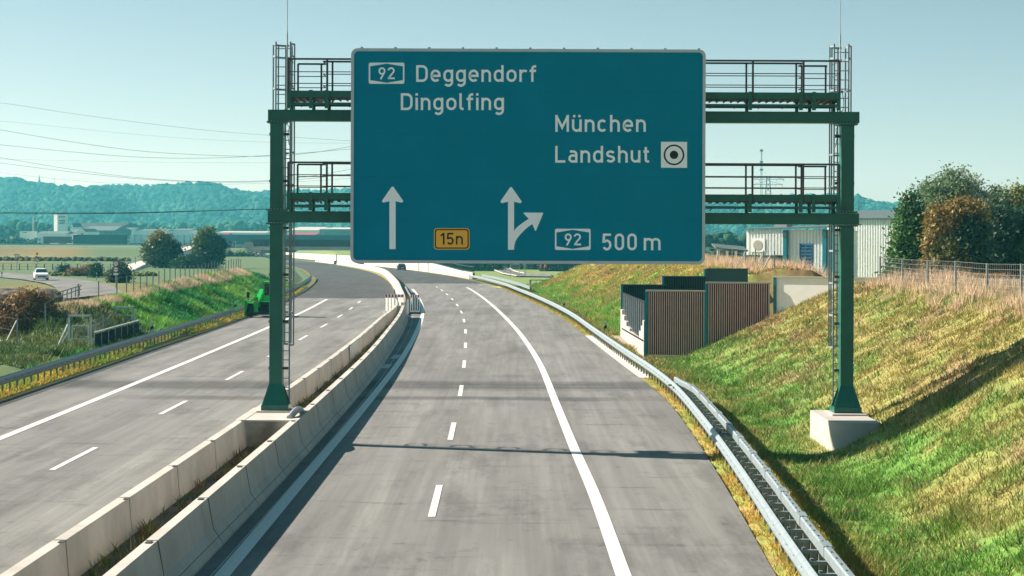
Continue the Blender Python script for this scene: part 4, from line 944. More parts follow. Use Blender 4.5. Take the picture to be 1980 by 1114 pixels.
# ------------------------------------------------------------------ left side: gates, screen, railings, road
def LX(px, d): return (px - CX) * d / F
def gate(label, px0, px1, ytop, ybase, d):
    z = hz(px0, ybase, d); t = thing('fence_gate', label, 'gate', (LX(px0, d), d, z)); w = LX(px1, d) - LX(px0, d); h = hz(px0, ytop, d) - z
    for x in (0, w): MB().bb((x - .05, -.05, -.3), (x + .05, .05, h)).build('post', M['galvl'], t)
    MB().bb((-.05, -.05, h - .06), (w + .05, .05, h + .04)).build('lintel', M['galvl'], t)
    lf = MB(); a, b = .18, w - .14; zt = h * .73
    for x in (a, b): lf.bb((x - .03, -.03, .06), (x + .03, .03, zt))
    for zz in (.1, zt * .52, zt): lf.bb((a, -.025, zz - .03), (b, .025, zz + .03))
    l_ = lf.build('leaf', M['galvl'], t); wm = MB()
    for k in range(1, 12): q = a + (b - a) * k / 12; wm.bar((q, 0, .08), (q, 0, zt), .012)
    for k in range(1, 14): wm.bar((a, 0, zt * k / 14), (b, 0, zt * k / 14), .012)
    tag(wm.build('wire_mesh', M['wire'], l_), kind='stuff')
    MB().bar((0, .05, h * .62), (-.75, .3, .0), .05).build('brace', M['galvl'], t)
    return t
gate('galvanised gate frame nearest the left guardrail, left of the dark screen', 134, 176, 610, 683, 113)
gate('galvanised gate frame on the green slope beyond the dark screen', 224, 260, 594, 652, 133)
ps = thing('parapet_screen', 'dark grey panel screen with a steel top rail behind the left guardrail', 'parapet', (LX(183, 113.5), 113.5, 0))
e = Vector((LX(269, 130) - ps.location.x, 16.5, 0)); zt = 1.06
for k in range(7):
    a, b = e * (k / 7 + .008), e * ((k + 1) / 7 - .008); m_ = MB(); n = 6
    for q in range(n):
        p, r_ = a.lerp(b, q / n), a.lerp(b, (q + 1) / n); sag = .03 * math.sin(math.pi * (q + .5) / n)
        m_.bar(p + Vector((0, 0, .5 - sag)), r_ + Vector((0, 0, .5 - sag)), .03, zt - .12)
    m_.build('screen_panel', M['tarp'], ps)
MB().bar((0, 0, zt), e + Vector((0, 0, zt)), .07, .06).build('top_rail', M['galvl'], ps)
for k in range(8): MB().bb((e.x * k / 7 - .03, e.y * k / 7 - .03, -.1), (e.x * k / 7 + .03, e.y * k / 7 + .03, zt)).build('post', M['galvd'], ps)
fence('wire_fence', 'low wire fence strung between the two galvanised gates', [(LX(177, 114), 115, 0), (LX(200, 122), 122, 0), (LX(222, 131), 131.5, 0)], 1.7, rails=6, mesh=.4)
ww = thing('wing_wall', 'low curved concrete wing wall below the brown bush', 'wall', (LX(60, 110), 110, 0))
cv = [Vector((LX(x, d) - ww.location.x, d - 110, 0)) for x, d in ((-30, 122), (0, 116), (18, 112), (40, 110), (70, 110), (100, 111), (132, 113))]
sweep(cv, [(0, -.5), (0, .42), (-.3, .42), (-.3, -.5)]).build('wall', M['concl'], ww)
fence('wire_fence', 'bare fence posts with slanting braces on the low concrete wing wall', [(LX(-20, 119), 119, .4), (LX(34, 112.5), 112.5, .4), (LX(130, 113.5), 113.6, .4)], 1.45, rails=3, r=.035)
b_ = MB().bar((LX(8, 115), 115.5, .4), (LX(33, 112.5), 112.5, 1.75), .05); b_.bar((LX(109, 112), 111.6, .0), (LX(131, 113.3), 113.3, 1.5), .05)
tag(b_.build('slanting_brace', M['galvl']), 'two slanting steel braces in front of the brown bush', 'brace')
# berm fence
def lcrest(d, o=7.0): x = float(LG(d)) - o; return (x, d, float(H(x, d)))
f3 = fence('wire_fence', 'long line of thin fence posts in dry grass along the crest of the left slope', [(LX(88, 121), 121, .9)] + [lcrest(d, 6.4) for d in (131, 138, 145)] + [lcrest(d, 6.4) for d in np.arange(149, 236, 3.1)], 1.5, rails=3, r=.035, wire=.006)
# old rail beside the side road
tl = thing('railing', 'dark weathered railing with curved posts beside the side road on the far left', 'railing', (-39, 175, .35))
A, B = Vector((-35.5, 143, .2)), Vector((-41.8, 200, .55))
m_ = MB(); n = 16
for k in range(n):
    p = A.lerp(B, k / (n - 1)) - tl.location; m_.tube([p, p + Vector((0, 0, .7)), p + Vector((.1, -.2, .95)), p + Vector((.25, -.35, .98))], .045, 6)
m_.build('curved_posts', M['dgreen'], tl)
for z in (.98, .62):
    MB().bar(A - tl.location + Vector((.2, -.3, z)), B - tl.location + Vector((.2, -.3, z)), .09, .07).build('rail', M['dgreen'], tl)
tf = thing('timber_fence', 'grey timber board fence below the curved railing at the left edge', 'fence', (-34, 134, 0))
p0, p1 = Vector((-34.6, 139, 0)) - tf.location, Vector((-31.2, 128, 0)) - tf.location
for k in range(9):
    p = p0.lerp(p1, k / 8); MB().bb((p.x - .08, p.y - .08, -.3), (p.x + .08, p.y + .08, 1.15)).build('post', M['wood'], tf)
MB().bar(p0 + Vector((0, 0, 1.2)), p1 + Vector((0, 0, 1.2)), .3, .12).build('top_board', M['wood'], tf)
sh_p = MB()
for k in range(40):
    q = random.Random(k); sh_p.sphere((q.uniform(-5, 5), q.uniform(-2.5, 2.5), q.uniform(0, .5)), q.uniform(.5, 1.1), 7, 5, (1.4, 1, .6))
tag(sh_p.build('soil_heap', M['soil'], None, True), 'dark brown soil heap behind the railing at the left edge', 'soil heap', kind='stuff'); bpy.data.objects['soil_heap'].location = (-47, 190, .5)

# side road with car
up_ = [(-60, 523), (0, 526.5), (60, 531), (97, 534.5), (140, 538.5), (180, 544), (215, 552), (240, 566)]; dn_ = [(-60, 532.5), (0, 536), (35, 539), (65, 543.5), (88, 548), (104, 554), (114, 562), (122, 578)]
a_ = [P(*p, .55) for p in up_]; b_ = [P(*p, .55) for p in dn_]; n_ = len(a_)
tag(MB().add([(p.x, p.y, .55) for p in a_ + b_], [(i, i + 1, n_ + i + 1, n_ + i) for i in range(n_ - 1)]).build('side_road', M['asphalt']), 'pale side road bending behind the left slope', 'road', kind='structure')
def hw_strip(name, label, pts, w, z, m):
    v = []
    for i, p in enumerate(pts):
        t = (Vector(pts[min(i+1, len(pts)-1)]) - Vector(pts[max(i-1, 0)])); nrm = Vector((t.y, -t.x, 0)).normalized() * w / 2
        v += [Vector(p) + nrm + Vector((0, 0, z)), Vector(p) - nrm + Vector((0, 0, z)), Vector(p) - nrm * 1.9 + Vector((0, 0, -2.2)), Vector(p) + nrm * 1.9 + Vector((0, 0, -2.2))]
    k = len(pts); f = []
    for i in range(k - 1): f += [(4*i, 4*i+1, 4*i+5, 4*i+4), (4*i+1, 4*i+2, 4*i+6, 4*i+5), (4*i+3, 4*i, 4*i+4, 4*i+7)]
    return tag(MB().add(v, f).build(name, M[m]), label, name.replace('_', ' '), kind='structure')
rp_ = [D(238, 524, 338), D(262, 513, 385), D(300, 501, 440), D(340, 487, 510), D(385, 475, 590)]
hw_strip('ramp_path', 'pale gravel ramp climbing behind the left trees', rp_, 3.2, .1, 'kerb')
fence('rail_fence', 'pale post and rail fence climbing beside the ramp behind the trees', [D(236, 519, 334), D(262, 508, 382), D(285, 502, 415), D(300, 497, 440), D(320, 489, 475), D(340, 483, 508), D(362, 477, 550), D(383, 471, 590)], 1.1, rails=3, r=.07, wire=.05)
fence('rail_fence', 'dark three rail fence across the meadow behind the white car', [(LX(x, 348), 348, .55) for x in range(-10, 226, 16)], 1.0, 'dgreen', rails=3, r=.06, wire=.05)
tag(MB().bb((-150, 596, -.4), (-64, 603, .95)).build('field_road', M['kerb']), 'pale road strip across the meadows far left', 'road', kind='structure')

def car(name, label, loc, rz, paint, rear=False):
    t = thing(name, label, 'car', loc, rz)
    # profile along y: front at -y
    prof = [(-2.05, .32), (-2.1, .55), (-2.0, .78), (-1.05, .98), (-.35, 1.44), (.55, 1.50), (1.35, 1.38), (1.95, 1.02), (2.08, .8), (2.08, .35), (1.7, .22), (-1.7, .22)]
    wid = lambda z: .87 - .30 * max(0, z - .9) / .6
    m = MB(); n = len(prof); m.v = [(-wid(z), y, z) for y, z in prof] + [(wid(z), y, z) for y, z in prof]
    m.f = [tuple(range(n)), tuple(range(n, 2*n))[::-1]] + [((i+1) % n, i, n+i, n+(i+1) % n) for i in range(n)]
    m.build('body', paint, t, bevel=.06)
    def quad(name, pts, mm, th=.02):
        p = [Vector(q) for q in pts]; nn = (p[1]-p[0]).cross(p[2]-p[0]).normalized() * th
        return MB().add([q + nn for q in p] + [q - nn for q in p], [(0,1,2,3), (7,6,5,4), (0,4,5,1), (1,5,6,2), (2,6,7,3), (3,7,4,0)]).build(name, mm, t)
    quad('windscreen', [(-.74, -1.0, 1.01), (.74, -1.0, 1.01), (.60, -.37, 1.42), (-.60, -.37, 1.42)], M['dglass'])
    quad('rear_window', [(-.70, 1.88, 1.07), (.70, 1.88, 1.07), (.62, 1.40, 1.35), (-.62, 1.40, 1.35)], M['dglass'])
    for s in (-1, 1):
        quad('side_window', [(s*.862, -.85, 1.0), (s*.862, 1.5, 1.02), (s*.69, 1.15, 1.36), (s*.655, -.3, 1.40)], M['dglass'], .015)
        MB().sphere((s*.66, -2.0, .70), .14, 8, 6, (1.3, .6, .8)).build('headlight', M['lamp'], t, True)
        MB().bb((s*.62-.13, 2.04, .78), (s*.62+.13, 2.11, .95)).build('tail_light', M['redp'], t)
        MB().sphere((s*.99, -.7, 1.02), .1, 8, 6, (1.1, .6, .8)).build('mirror', paint, t, True)
        for y in (-1.35, 1.35):
            w = MB().cyl((s*.72, y, .31), (s*.89, y, .31), .31, 16).build('wheel', M['black'], t); MB().cyl((s*.895, y, .31), (s*.90, y, .31), .19, 12).build('rim', M['galv'], w)
    MB().bb((-.5, -2.12, .42), (.5, -2.06, .56)).build('grille', M['black'], t); MB().bb((-.26, -2.14, .30), (.26, -2.12, .40)).build('number_plate', M['white'], t)
    MB().bb((-.26, 2.085, .55), (.26, 2.10, .66)).build('number_plate', M['white'], t)
    return t
p = P(79, 541.5, .56); car('parked_car' if 0 else 'car', 'white hatchback driving on the side road at the left', (p.x, p.y, .56), R(16), M['carw'])
p = PG(776, 523); car('car', 'dark hatchback driving away on the dark asphalt under the sign', p, R(188), M['card'])
p = PG(696, 516); car('car', 'small dark car far off beyond the white central wall', (p.x, p.y, p.z), R(190), M['card'])

# traffic signs on the left
def pole_sign(name, label, px, d, zb, build):
    t = thing(name, label, 'traffic sign', (LX(px, d), d, zb)); build(t); return t
def pole(t, h): MB().cyl((0, 0, -.3), (0, 0, h), .045, 8).build('pole', M['galv'], t)
def tri(t, zc, s, up=True):
    k = 1 if up else -1; o = [(-s, -.58 * s * k), (s, -.58 * s * k), (0, 1.15 * s * k)]; i_ = [(u * .66, v * .66) for u, v in o]
    b = MB().prism(o, .03, lambda u, v, w: (u, -.08 + w, zc + v)).build('sign_face', M['redp'], t); MB().prism(i_, .004, lambda u, v, w: (u, -.086 + w, zc + v)).build('sign_field', M['white'], b); return b
def ysign(t):
    pole(t, 2.9); tri(t, 2.5, .46, False)
pole_sign('yield_sign', 'upside down triangular give way sign on a pole at the far left', 33, 330, .5, ysign)
def wsign(t):
    pole(t, 2.3); b = tri(t, 1.8, .5); MB().bb((-.16, -.09, 2.55), (.16, -.05, 2.95)).build('lamp', M['amber'], t); MB().bb((-.05, -.10, 1.62), (.05, -.087, 2.0)).build('symbol', M['ink'], b)
pole_sign('warning_sign', 'triangular warning sign with an amber lamp above the meadow fence', 72, 338, .55, wsign)
def rsign(t):
    pole(t, 3.2)
    for k, zc in enumerate((3.05, 2.4)):
        c = lambda r: [(r * math.cos(2*math.pi*q/24), r * math.sin(2*math.pi*q/24)) for q in range(24)]
        b = MB().prism(c(.30), .03, lambda u, v, w: (u, -.08 + w, zc + v)).build('sign_disc', M['redp'], t)
        MB().prism(c(.235), .004, lambda u, v, w: (u, -.086 + w, zc + v)).build('sign_field', M['white'], b)
        if k == 0:
            mb = MB(); x_ = -.17
            for ch in '70':
                w_, st = glyph(ch)
                for s_ in st: ribbon(mb, [(x_/.24 + u * .9, v) for u, v in s_], .15, lambda u, v: (u * .24, -.090, zc - .12 + v * .24))
                x_ += w_ * .22 + .05
            mb.build('number', M['ink'], b)
        else:
            mb = MB()
            for dx in (-.11, .11): mb.bb((dx - .08, -.094, zc - .06), (dx + .08, -.087, zc + .0)); mb.bb((dx - .05, -.094, zc + .001), (dx + .05, -.087, zc + .05))
            mb.build('symbol', M['ink'], b)
    MB().bb((-.27, -.07, 1.78), (.27, -.04, 2.0)).build('sub_plate', M['white'], t)
pole_sign('speed_sign', 'pole with two round discs, the upper reading 70, in front of a bush', 224.5, 232, .15, rsign)
cb = thing('cable_cabinet', 'small white cabinet beside the side road near the round bushes', 'cabinet', (LX(109, 318), 318, .5))
MB().bb((-.38, -.2, 0), (.38, .2, 1.15)).build('case', M['wallw'], cb); MB().bb((-.42, -.24, 1.152), (.42, .24, 1.22)).build('lid', M['wallw'], cb)
for (px, d, s) in ((4, 281, 'near the left edge of the picture'), (187, 270, 'beside the bend of the side road')):
    t = thing('marker_post', 'dark marker post ' + s, 'marker post', (LX(px, d), d, .5)); MB().bb((-.06, -.06, 0), (.06, .06, 1.0)).build('body', M['paint'], t); MB().bb((-.065, -.065, .6), (.065, .065, .8)).build('band', M['black'], t)

# green telescopic handler on the shoulder
mc = thing('telehandler', 'bright green telescopic loader with a cab parked on the hard shoulder behind the left column', 'construction machine', (-19.55, 163.6, 0))
MB().bb((-.8, -1.0, .38), (.85, 2.4, 1.25)).build('chassis', M['mach'], mc, bevel=.05)
MB().bb((-.95, 1.2, 1.252), (-.1, 2.4, 1.75)).build('engine_cover', M['mach'], mc, bevel=.06)
for s in (-1, 1):
    for y in (-.75, 1.85):
        w = MB().cyl((s * .82 - .02, y, .52), (s * 1.2 - .02, y, .52), .52, 18).build('wheel', M['black'], mc); MB().cyl((s * 1.205 - .02, y, .52), (s * 1.22 - .02, y, .52), .27, 12).build('rim', M['mach'], w)
    MB().bb((s * 1.0 - .25, -1.35, 1.06), (s * 1.0 + .25, -.1, 1.13)).build('mudguard', M['mach'], mc, bevel=.02)
cabm = MB()
for x in (-.02, 1.0):
    for y in (-.35, 1.0): cabm.bb((x - .045, y - .045, 1.25), (x + .045, y + .045, 2.68))
cabm.bb((-.07, -.4, 2.682), (1.05, 1.05, 2.78)); cb_ = cabm.build('cab', M['mach'], mc)
MB().bb((.03, -.37, 1.7), (.95, -.34, 2.66)).build('windscreen', M['dglass'], cb_); MB().bb((-.05, -.28, 1.7), (-.02, .93, 2.66)).build('side_window', M['dglass'], cb_)
MB().bb((.0, -.38, 1.252), (.98, .98, 1.68)).build('cab_base', M['mach'], cb_)
bm = MB().bar((-.45, 2.2, 1.95), (-.45, -1.7, .95), .34, .42); bm.build('boom', M['mach'], mc, bevel=.03)
MB().bar((-.45, .2, 1.2), (-.45, -1.0, .9), .12).build('lift_cylinder', M['galvd'], mc)
MB().bb((-.62, -1.98, .32), (-.28, -1.68, 1.62)).build('boom_head', M['mach'], mc, bevel=.03)
MB().bb((-.7, -1.45, .2), (.75, -1.05, .75)).build('front_axle', M['black'], mc)
MB().bb((-.2, -1.06, .76), (.95, -1.0, 1.2)).build('radiator_guard', M['black'], mc)
MB().bb((-1.2, -2.02, .22), (1.2, -1.86, .42)).build('carriage', M['black'], mc)
MB().bb((-1.35, -1.86, .1), (-1.15, -.9, 1.35)).build('side_plate', M['mach'], mc); MB().bb((-1.1, -1.8, .5), (-.7, -1.5, .95)).build('hydraulic_block', M['black'], mc)
for x in (-.85, .6): MB().bb((x - .07, -3.0, .06), (x + .07, -1.861, .12)).build('fork', M['black'], mc)
for x, z in ((-.8, 1.30), (-.45, 1.2)): MB().bb((x - .09, -2.01 if x > -.6 else -1.2, z), (x + .09, -1.981 if x > -.6 else -1.12, z + .14)).build('indicator_lamp', M['amber'], mc)
MB().cyl((-1.25, -.4, 1.13), (-1.25, -.4, 1.9), .02, 6).build('mirror_arm', M['black'], mc); MB().bb((-1.36, -.44, 1.5), (-1.14, -.40, 1.95)).build('mirror', M['black'], mc)
MB().bar((-.75, 1.6, 1.76), (-.75, 1.6, 2.15), .04).build('exhaust', M['galvd'], mc)

# barrier boards where the concrete walls meet
def barrier_board(label, px0, px1, ytop, d, n):
    x0, x1 = LX(px0, d), LX(px1, d); t = thing('barrier_board', label, 'barrier board', ((x0 + x1) / 2, d, 0)); w = x1 - x0; zt = hz(px0, ytop, d)
    MB().bb((-w/2, -.03, zt - .26), (w/2, .03, zt)).build('board', M['white'], t)
    for k in range(n):
        a = -w/2 + w * (k + .12) / n; MB().bb((a, -.036, zt - .25), (a + w / n * .5, -.0305, zt - .01)).build('red_stripe', M['redp'], t)
    for k in range(n + 1):
        a = -w/2 + w * k / n; MB().bb((a - .035, -.02, .22), (a + .035, .02, zt - .261)).build('slat', M['white'], t)
    MB().bb((-w/2, -.025, .2), (w/2, .025, .3)).build('bottom_rail', M['white'], t)
    for q in (-.4, .4): MB().bb((q * w - .2, -.4, 0), (q * w + .2, .4, .12)).build('foot', M['black'], t)
    return t
barrier_board('red and white barrier board with white slats left of the wall end', 745, 782, 569, 168, 6)
barrier_board('red and white barrier board with white slats right of the wall end', 794, 812, 570, 170, 4)
wt = thing('warning_lamp', 'white post with a lamp between the two red and white barrier boards', 'lamp', (LX(789, 167), 167, 0))
MB().bb((-.09, -.09, 0), (.09, .09, 1.3)).build('post', M['white'], wt); MB().cyl((0, -.1, 1.45), (0, .1, 1.45), .12, 14).build('lamp', M['amber'], wt); MB().bb((-.25, -.3, -.01), (.25, .3, .12)).build('foot', M['black'], wt)
pl = MB().cyl((0, 0, 0), (0, 0, 2.0), .045, 8); tag(pl.build('steel_pole', M['dgreen']), 'dark thin pole behind the left barrier board', 'pole'); bpy.context.scene.objects[-1].location = (LX(764, 171), 171, 0)
# ------------------------------------------------------------------ bridge
BD = 600.; bx = lambda px: LX(px, BD)
br = thing('road_bridge', 'grey concrete bridge with a lattice railing crossing the dark road', 'bridge', (bx(478), BD, 0)); ox = br.location.x
zd0, zd1 = hz(560, 484, BD), hz(560, 477.5, BD)
MB().bb((0, -.2, zd0), (bx(1000) - ox, 12, zd1)).build('deck', M['conc'], br); MB().bb((-1.5, -.5, zd1 - .25), (bx(1000) - ox, -.201, zd1 + .1)).build('edge_beam', M['concl'], br)
MB().bb((-3, -.1, -4), (4.0, 11.6, zd0 - .01)).build('abutment', M['conc'], br)
MB().add([(-3.2, -.4, zd0 + .2), (-3.2, -.4, -4), (9.5, -.4, -4), (-3.2, -.11, zd0 + .2), (-3.2, -.11, -4), (9.5, -.11, -4)], [(0, 1, 2), (5, 4, 3), (0, 3, 4, 1), (1, 4, 5, 2), (2, 5, 3, 0)]).build('wing_wall', M['conc'], br)
MB().add([(-1.3, -.6, zd1), (1.9, -.6, zd1), (1.6, -.6, zd1 + 1.4), (-.5, -.6, zd1 + 1.4), (-1.3, 0, zd1), (1.9, 0, zd1), (1.6, 0, zd1 + 1.4), (-.5, 0, zd1 + 1.4)], [(0, 1, 2, 3), (7, 6, 5, 4), (0, 4, 5, 1), (1, 5, 6, 2), (2, 6, 7, 3), (3, 7, 4, 0)]).build('end_block', M['concl'], br)
m_ = MB(); z0, z1 = zd1 + .12, hz(560, 465.5, BD); xe = bx(800) - ox; x = 2.0; n = 0
while x < xe:
    m_.bar((x, -.35, z0), (x, -.35, z1), .12); 
    m_.bar((x, -.35, z0 + .1), (x + 1.5, -.35, z1 - .1), .08); m_.bar((x + 1.5, -.35, z0 + .1), (x, -.35, z1 - .1), .08); x += 1.55; n += 1
m_.bar((2, -.35, z1), (xe, -.35, z1), .16); m_.bar((2, -.35, z0 + .05), (xe, -.35, z0 + .05), .12)
tag(m_.build('lattice_railing', M['nwall'], br), kind='stuff')
MB().bb((.6, 3, zd1), (bx(800) - ox, 3.2, z1 + .3)).build('back_parapet', M['nwall'], br)
ste = MB()
for k in range(16): ste.box((-10 + k * .42, -1.2 - k * .35 * .3, 2.7 - k * .30), (1.6, 1.2, .5))
tag(ste.build('slope_stairs', M['conc']), 'pale concrete stair running down the bridge embankment', 'stairs'); bpy.data.objects['slope_stairs'].location = (ox - 1, 594, 0)
sc = thing('site_container', 'blue site container standing on the approach left of the bridge', 'container', (bx(443), 603, 2.85))
MB().bb((-1.4, -.5, 0), (1.4, 2, 1.75)).build('box', M['blue'], sc); MB().bb((.45, -.54, .3), (.9, -.501, 1.5)).build('door', M['amber'], sc)
MB().bb((-1.45, -.55, 1.752), (1.45, 2.05, 1.85)).build('roof', M['galvd'], sc)
tag(MB().bb((-.12, -.12, 0), (.12, .12, 4.)).build('marker_pole', M['dgreen']), 'dark post beside the road under the bridge, left of the sign', 'post'); bpy.context.scene.objects[-1].location = (LX(651, 640), 640, -3.2)

# ------------------------------------------------------------------ motorway embankment far left
AD = 1000.; ax = lambda px: LX(px, AD)
tag(MB().bb((-620, AD - 8, -2), (-80, AD + 24, 1.6)).build('far_motorway', M['dark']), 'far motorway on its low embankment', 'road', kind='structure')
fg = thing('guardrail', 'long dark guardrail along the far motorway below the lorry', 'guardrail', (-300, AD - 9, 1.3))
MB().bb((-320, -.1, .45), (215, .1, .85)).build('rail', M['galvd'], fg); MB().bb((-320, -.3, -.2), (215, -.15, .25)).build('kerb', M['concl'], fg)
m_ = MB()
for x in np.arange(-320, 215, 4.): m_.bb((x, .11, -.3), (x + .2, .3, .7))
tag(m_.build('posts', M['nwall'], fg), kind='stuff')
z = hz(100, 473, AD)
lo = thing('lorry', 'articulated lorry with a white cab and a dark red trailer on the far motorway', 'lorry', (ax(72), AD, z))
q = lambda px: ax(px) - lo.location.x
MB().prism([(0, .5), (0, 1.9), (.5, 3.0), (1.1, 3.55), (2.9, 3.85), (2.9, .5)], 2.5, lambda u, v, w: (u, w, v)).build('cab', M['carw'], lo)
MB().bb((.75, -.03, 1.9), (1.75, -.002, 2.75)).build('side_window', M['dglass'], lo)
MB().bb((3.2, 0, 1.1), (q(137), 2.5, 3.9)).build('trailer', M['red'], lo); MB().bb((2.5, .3, .75), (q(137), 2.2, 1.08)).build('trailer_frame', M['black'], lo)
for x in (1.2, 4.2, 5.5, 11.0, 12.3, 13.6): MB().cyl((x, -.02, .5), (x, .4, .5), .5, 14).build('wheel', M['black'], lo)
nb = thing('noise_barrier', 'long dark grey noise barrier behind the lorry on the far motorway', 'noise barrier', (ax(137), AD + 5, 0)); q = lambda px: ax(px) - nb.location.x
zt = hz(190, 454, AD)
MB().bb((0, 0, 1), (q(243), .3, zt)).build('panel', M['nwall'], nb)
m_ = MB()
for px in range(141, 243, 17): m_.bb((q(px), -.06, 1), (q(px) + .25, -.002, zt))
tag(m_.build('posts', M['tarp'], nb), kind='stuff')
gb = thing('glass_barrier', 'transparent noise barrier of glass panes with posts, right of the dark barrier', 'noise barrier', (ax(245), AD + 5, 0)); q = lambda px: ax(px) - gb.location.x
gm = bpy.data.materials.new('pale barrier glass'); gm.use_nodes = True; gb_ = gm.node_tree.nodes['Principled BSDF']; gb_.inputs['Base Color'].default_value = (.45, .65, .66, 1); gb_.inputs['Alpha'].default_value = .45; gb_.inputs['Roughness'].default_value = .15
for k in range(14): MB().bb((q(246 + k * 12), 0, 2.6), (q(257 + k * 12), .06, zt)).build('pane', gm, gb)
for k in range(15): MB().bb((q(245 + k * 12) - .1, -.1, 1.), (q(245 + k * 12) + .12, .2, zt + .2)).build('post', M['nwall'], gb)
MB().bb((0, -.05, 1.), (q(414), .15, 2.59)).build('base_panel', M['nwall'], gb)
nb2 = thing('noise_barrier', 'grey green noise barrier above and behind the bridge railing', 'noise barrier', (ax(414), AD + 5, 0)); q = lambda px: ax(px) - nb2.location.x
MB().bb((0, 0, 0.5), (q(1000), .4, hz(500, 454.5, AD + 5))).build('panel', M['nwall'], nb2)
MB().bb((0, -.08, hz(500, 454.5, AD + 5) + .01), (q(1000), .5, hz(500, 453.6, AD + 5))).build('cap_rail', M['roofg'], nb2)
for px, s in ((7, 'left'), (129, 'right')):
    pass
fs = thing('road_sign', 'small pale sign plate on a pole beside the far motorway at the left', 'road sign', (ax(31), AD - 10, 1.4)); MB().bb((-.06, -.06, 0), (.06, .06, 3.5)).build('pole', M['galv'], fs); MB().bb((-.6, -.12, 3.0), (.9, -.07, 4.3)).build('board', M['wallw'], fs)

# ------------------------------------------------------------------ town
TD = 1300.; kx_ = lambda px, d=TD: LX(px, d)
def house(name, label, px0, px1, yb, ye, yr, d, wall, roof, gable=False, depth=12, cat='building', wins=0, wy=None):
    t = thing(name, label, cat, (kx_(px0, d), d, hz(px0, yb, d) - 3), R(-18)); w = kx_(px1, d) - kx_(px0, d); he = hz(px0, ye, d) - t.location.z; hr = hz(px0, yr, d) - t.location.z
    MB().bb((0, 0, 0), (w, depth, he)).build('wall', M[wall], t); o = .03 * w
    m = MB()
    if gable: m.prism([(-o, he - .2), (w + o, he - .2), (w / 2, hr)], depth + 1, lambda u, v, q: (u, -.5 + q, v)); 
    else: m.add([(-o, -.5, he), (w + o, -.5, he), (w + o, depth + .5, he), (-o, depth + .5, he), (o, depth / 2, hr), (w - o, depth / 2, hr)], [(3, 2, 1, 0), (0, 1, 5, 4), (2, 3, 4, 5), (1, 2, 5), (3, 0, 4)])
    m.build('roof', M[roof], t)
    if gable: MB().prism([(o * 2, he - .1), (w - o * 2, he - .1), (w / 2, hr - .1 * (hr - he))], .2, lambda u, v, q: (u, -.62 + q * .5, v)).build('gable', M[wall], t)
    for k in range(wins):
        c = w * (k + .5) / wins; MB().bb((c - .5, -.08, he * .60), (c + .5, -.01, he * .60 + 1.1)).build('window', M['dglass'], t)
    return t
tw_ = thing('silo_tower', 'white concrete tower with small square windows and antennas on its flat top', 'tower', (kx_(103), TD, 0)); q = lambda px: kx_(px) - tw_.location.x
zt = hz(115, 413.5, TD)
MB().prism([(0, 1.5), (q(111), 0), (q(130), 1.2), (q(124), 6), (1.5, 6)], zt, lambda u, v, w: (u, v, w)).build('shaft', M['wallw'], tw_)
MB().prism([(-.2, 1.3), (q(111), -.25), (q(130) + .25, 1.0), (q(124), 6.2), (1.3, 6.2)], .5, lambda u, v, w: (u, v, zt + .002 + w)).build('cornice', M['roofr'], tw_)
for px in (115, 119.2, 123.4): 
    z = hz(px, 419.3, TD); MB().bb((q(px) - .4, .1, z - .5), (q(px) + .4, .85, z + .5)).build('window', M['dglass'], tw_)
for y_, w_ in ((427, 11.5), (431.5, 10.5)):
    z = hz(118, y_, TD); MB().bb((q(119.5) - w_ / 6.2, .1, z - .42), (q(119.5) + w_ / 6.2, .72, z + .42)).build('wall_stripe', M['roofg'], tw_)
for px, h in ((105, 2.0), (112, 3.2), (116, 1.8), (120, 3.6), (122, 4.4)): MB().bb((q(px) - .09, 3, zt + .5), (q(px) + .09, 3.2, zt + .5 + h)).build('antenna', M['galvd'], tw_)
ch = thing('chimney_pipe', 'tall pale chimney pipe left of the white tower', 'chimney', (kx_(64.5), TD, 0)); MB().cyl((0, 0, 0), (0, 0, hz(64, 418, TD)), .62, 12, .45).build('shaft', M['conc'], ch)
MB().cyl((0, 0, hz(64, 419, TD)), (0, 0, hz(64, 417, TD)), .7, 12).build('collar', M['galvd'], ch)
ct = thing('white_cabin', 'long white cabin with a dark slot window at the far left', 'cabin', (kx_(38, 1200), 1200, 0)); MB().bb((0, 0, 0), (kx_(69, 1200) - kx_(38, 1200), 4, hz(50, 447, 1200))).build('box', M['wallw'], ct); MB().bb((1.9, -.1, hz(50, 450.2, 1200)), (4.2, -.01, hz(50, 448.8, 1200))).build('window', M['dglass'], ct)
house('long_shed', 'low grey roofed shed between the white cabin and the beige house', 70, 136, 453, 452, 447, 1190, 'wallw', 'roofg')
house('house', 'beige gabled house facing the motorway with one small window', 149, 171, 453, 448, 442, 1190, 'wall', 'roofr', True, 14, 'house', 1)
house('annex', 'beige roofed annex left of the gabled house', 136, 152, 453, 452, 442.5, 1196, 'wallw', 'roofg')
house('house', 'narrow bright white gable house right of the tower', 136, 144, 447, 439, 431.5, 1300, 'wallw', 'roofr', True, 10, 'house')
house('warehouse', 'big building with a long dark brown roof behind the white gable', 130, 240, 443, 440, 430, 1420, 'wallw', 'roofr', False, 40, 'warehouse')
house('office_block', 'grey green roofed building with a row of windows below the brown roof', 156, 228, 453, 445.5, 437, 1260, 'roofg', 'roofg', False, 22, 'building', 5)
for a, b, y0, y1, s, w_, r_ in ((222, 262, 443, 440, 'first white flat shed right of the brown roof', 'wallw', 'roofg'), (262, 330, 446, 443, 'long low white shed behind the left orange tinted tree', 'wallw', 'roofg'), (332, 372, 445, 442, 'small white shed between the two left trees', 'wallw', 'roofg'), (420, 522, 449.5, 446.8, 'long white low hall just left of the gantry column', 'wallw', 'concl')):
    house('white_shed', s, a, b, 456, y0, y1, 1350, w_, r_, False, 18, 'shed')
house('cabin', 'small white cabin above the blue container', 430, 442, 462, 454, 451, 1100, 'wallw', 'redp', False, 6, 'cabin')
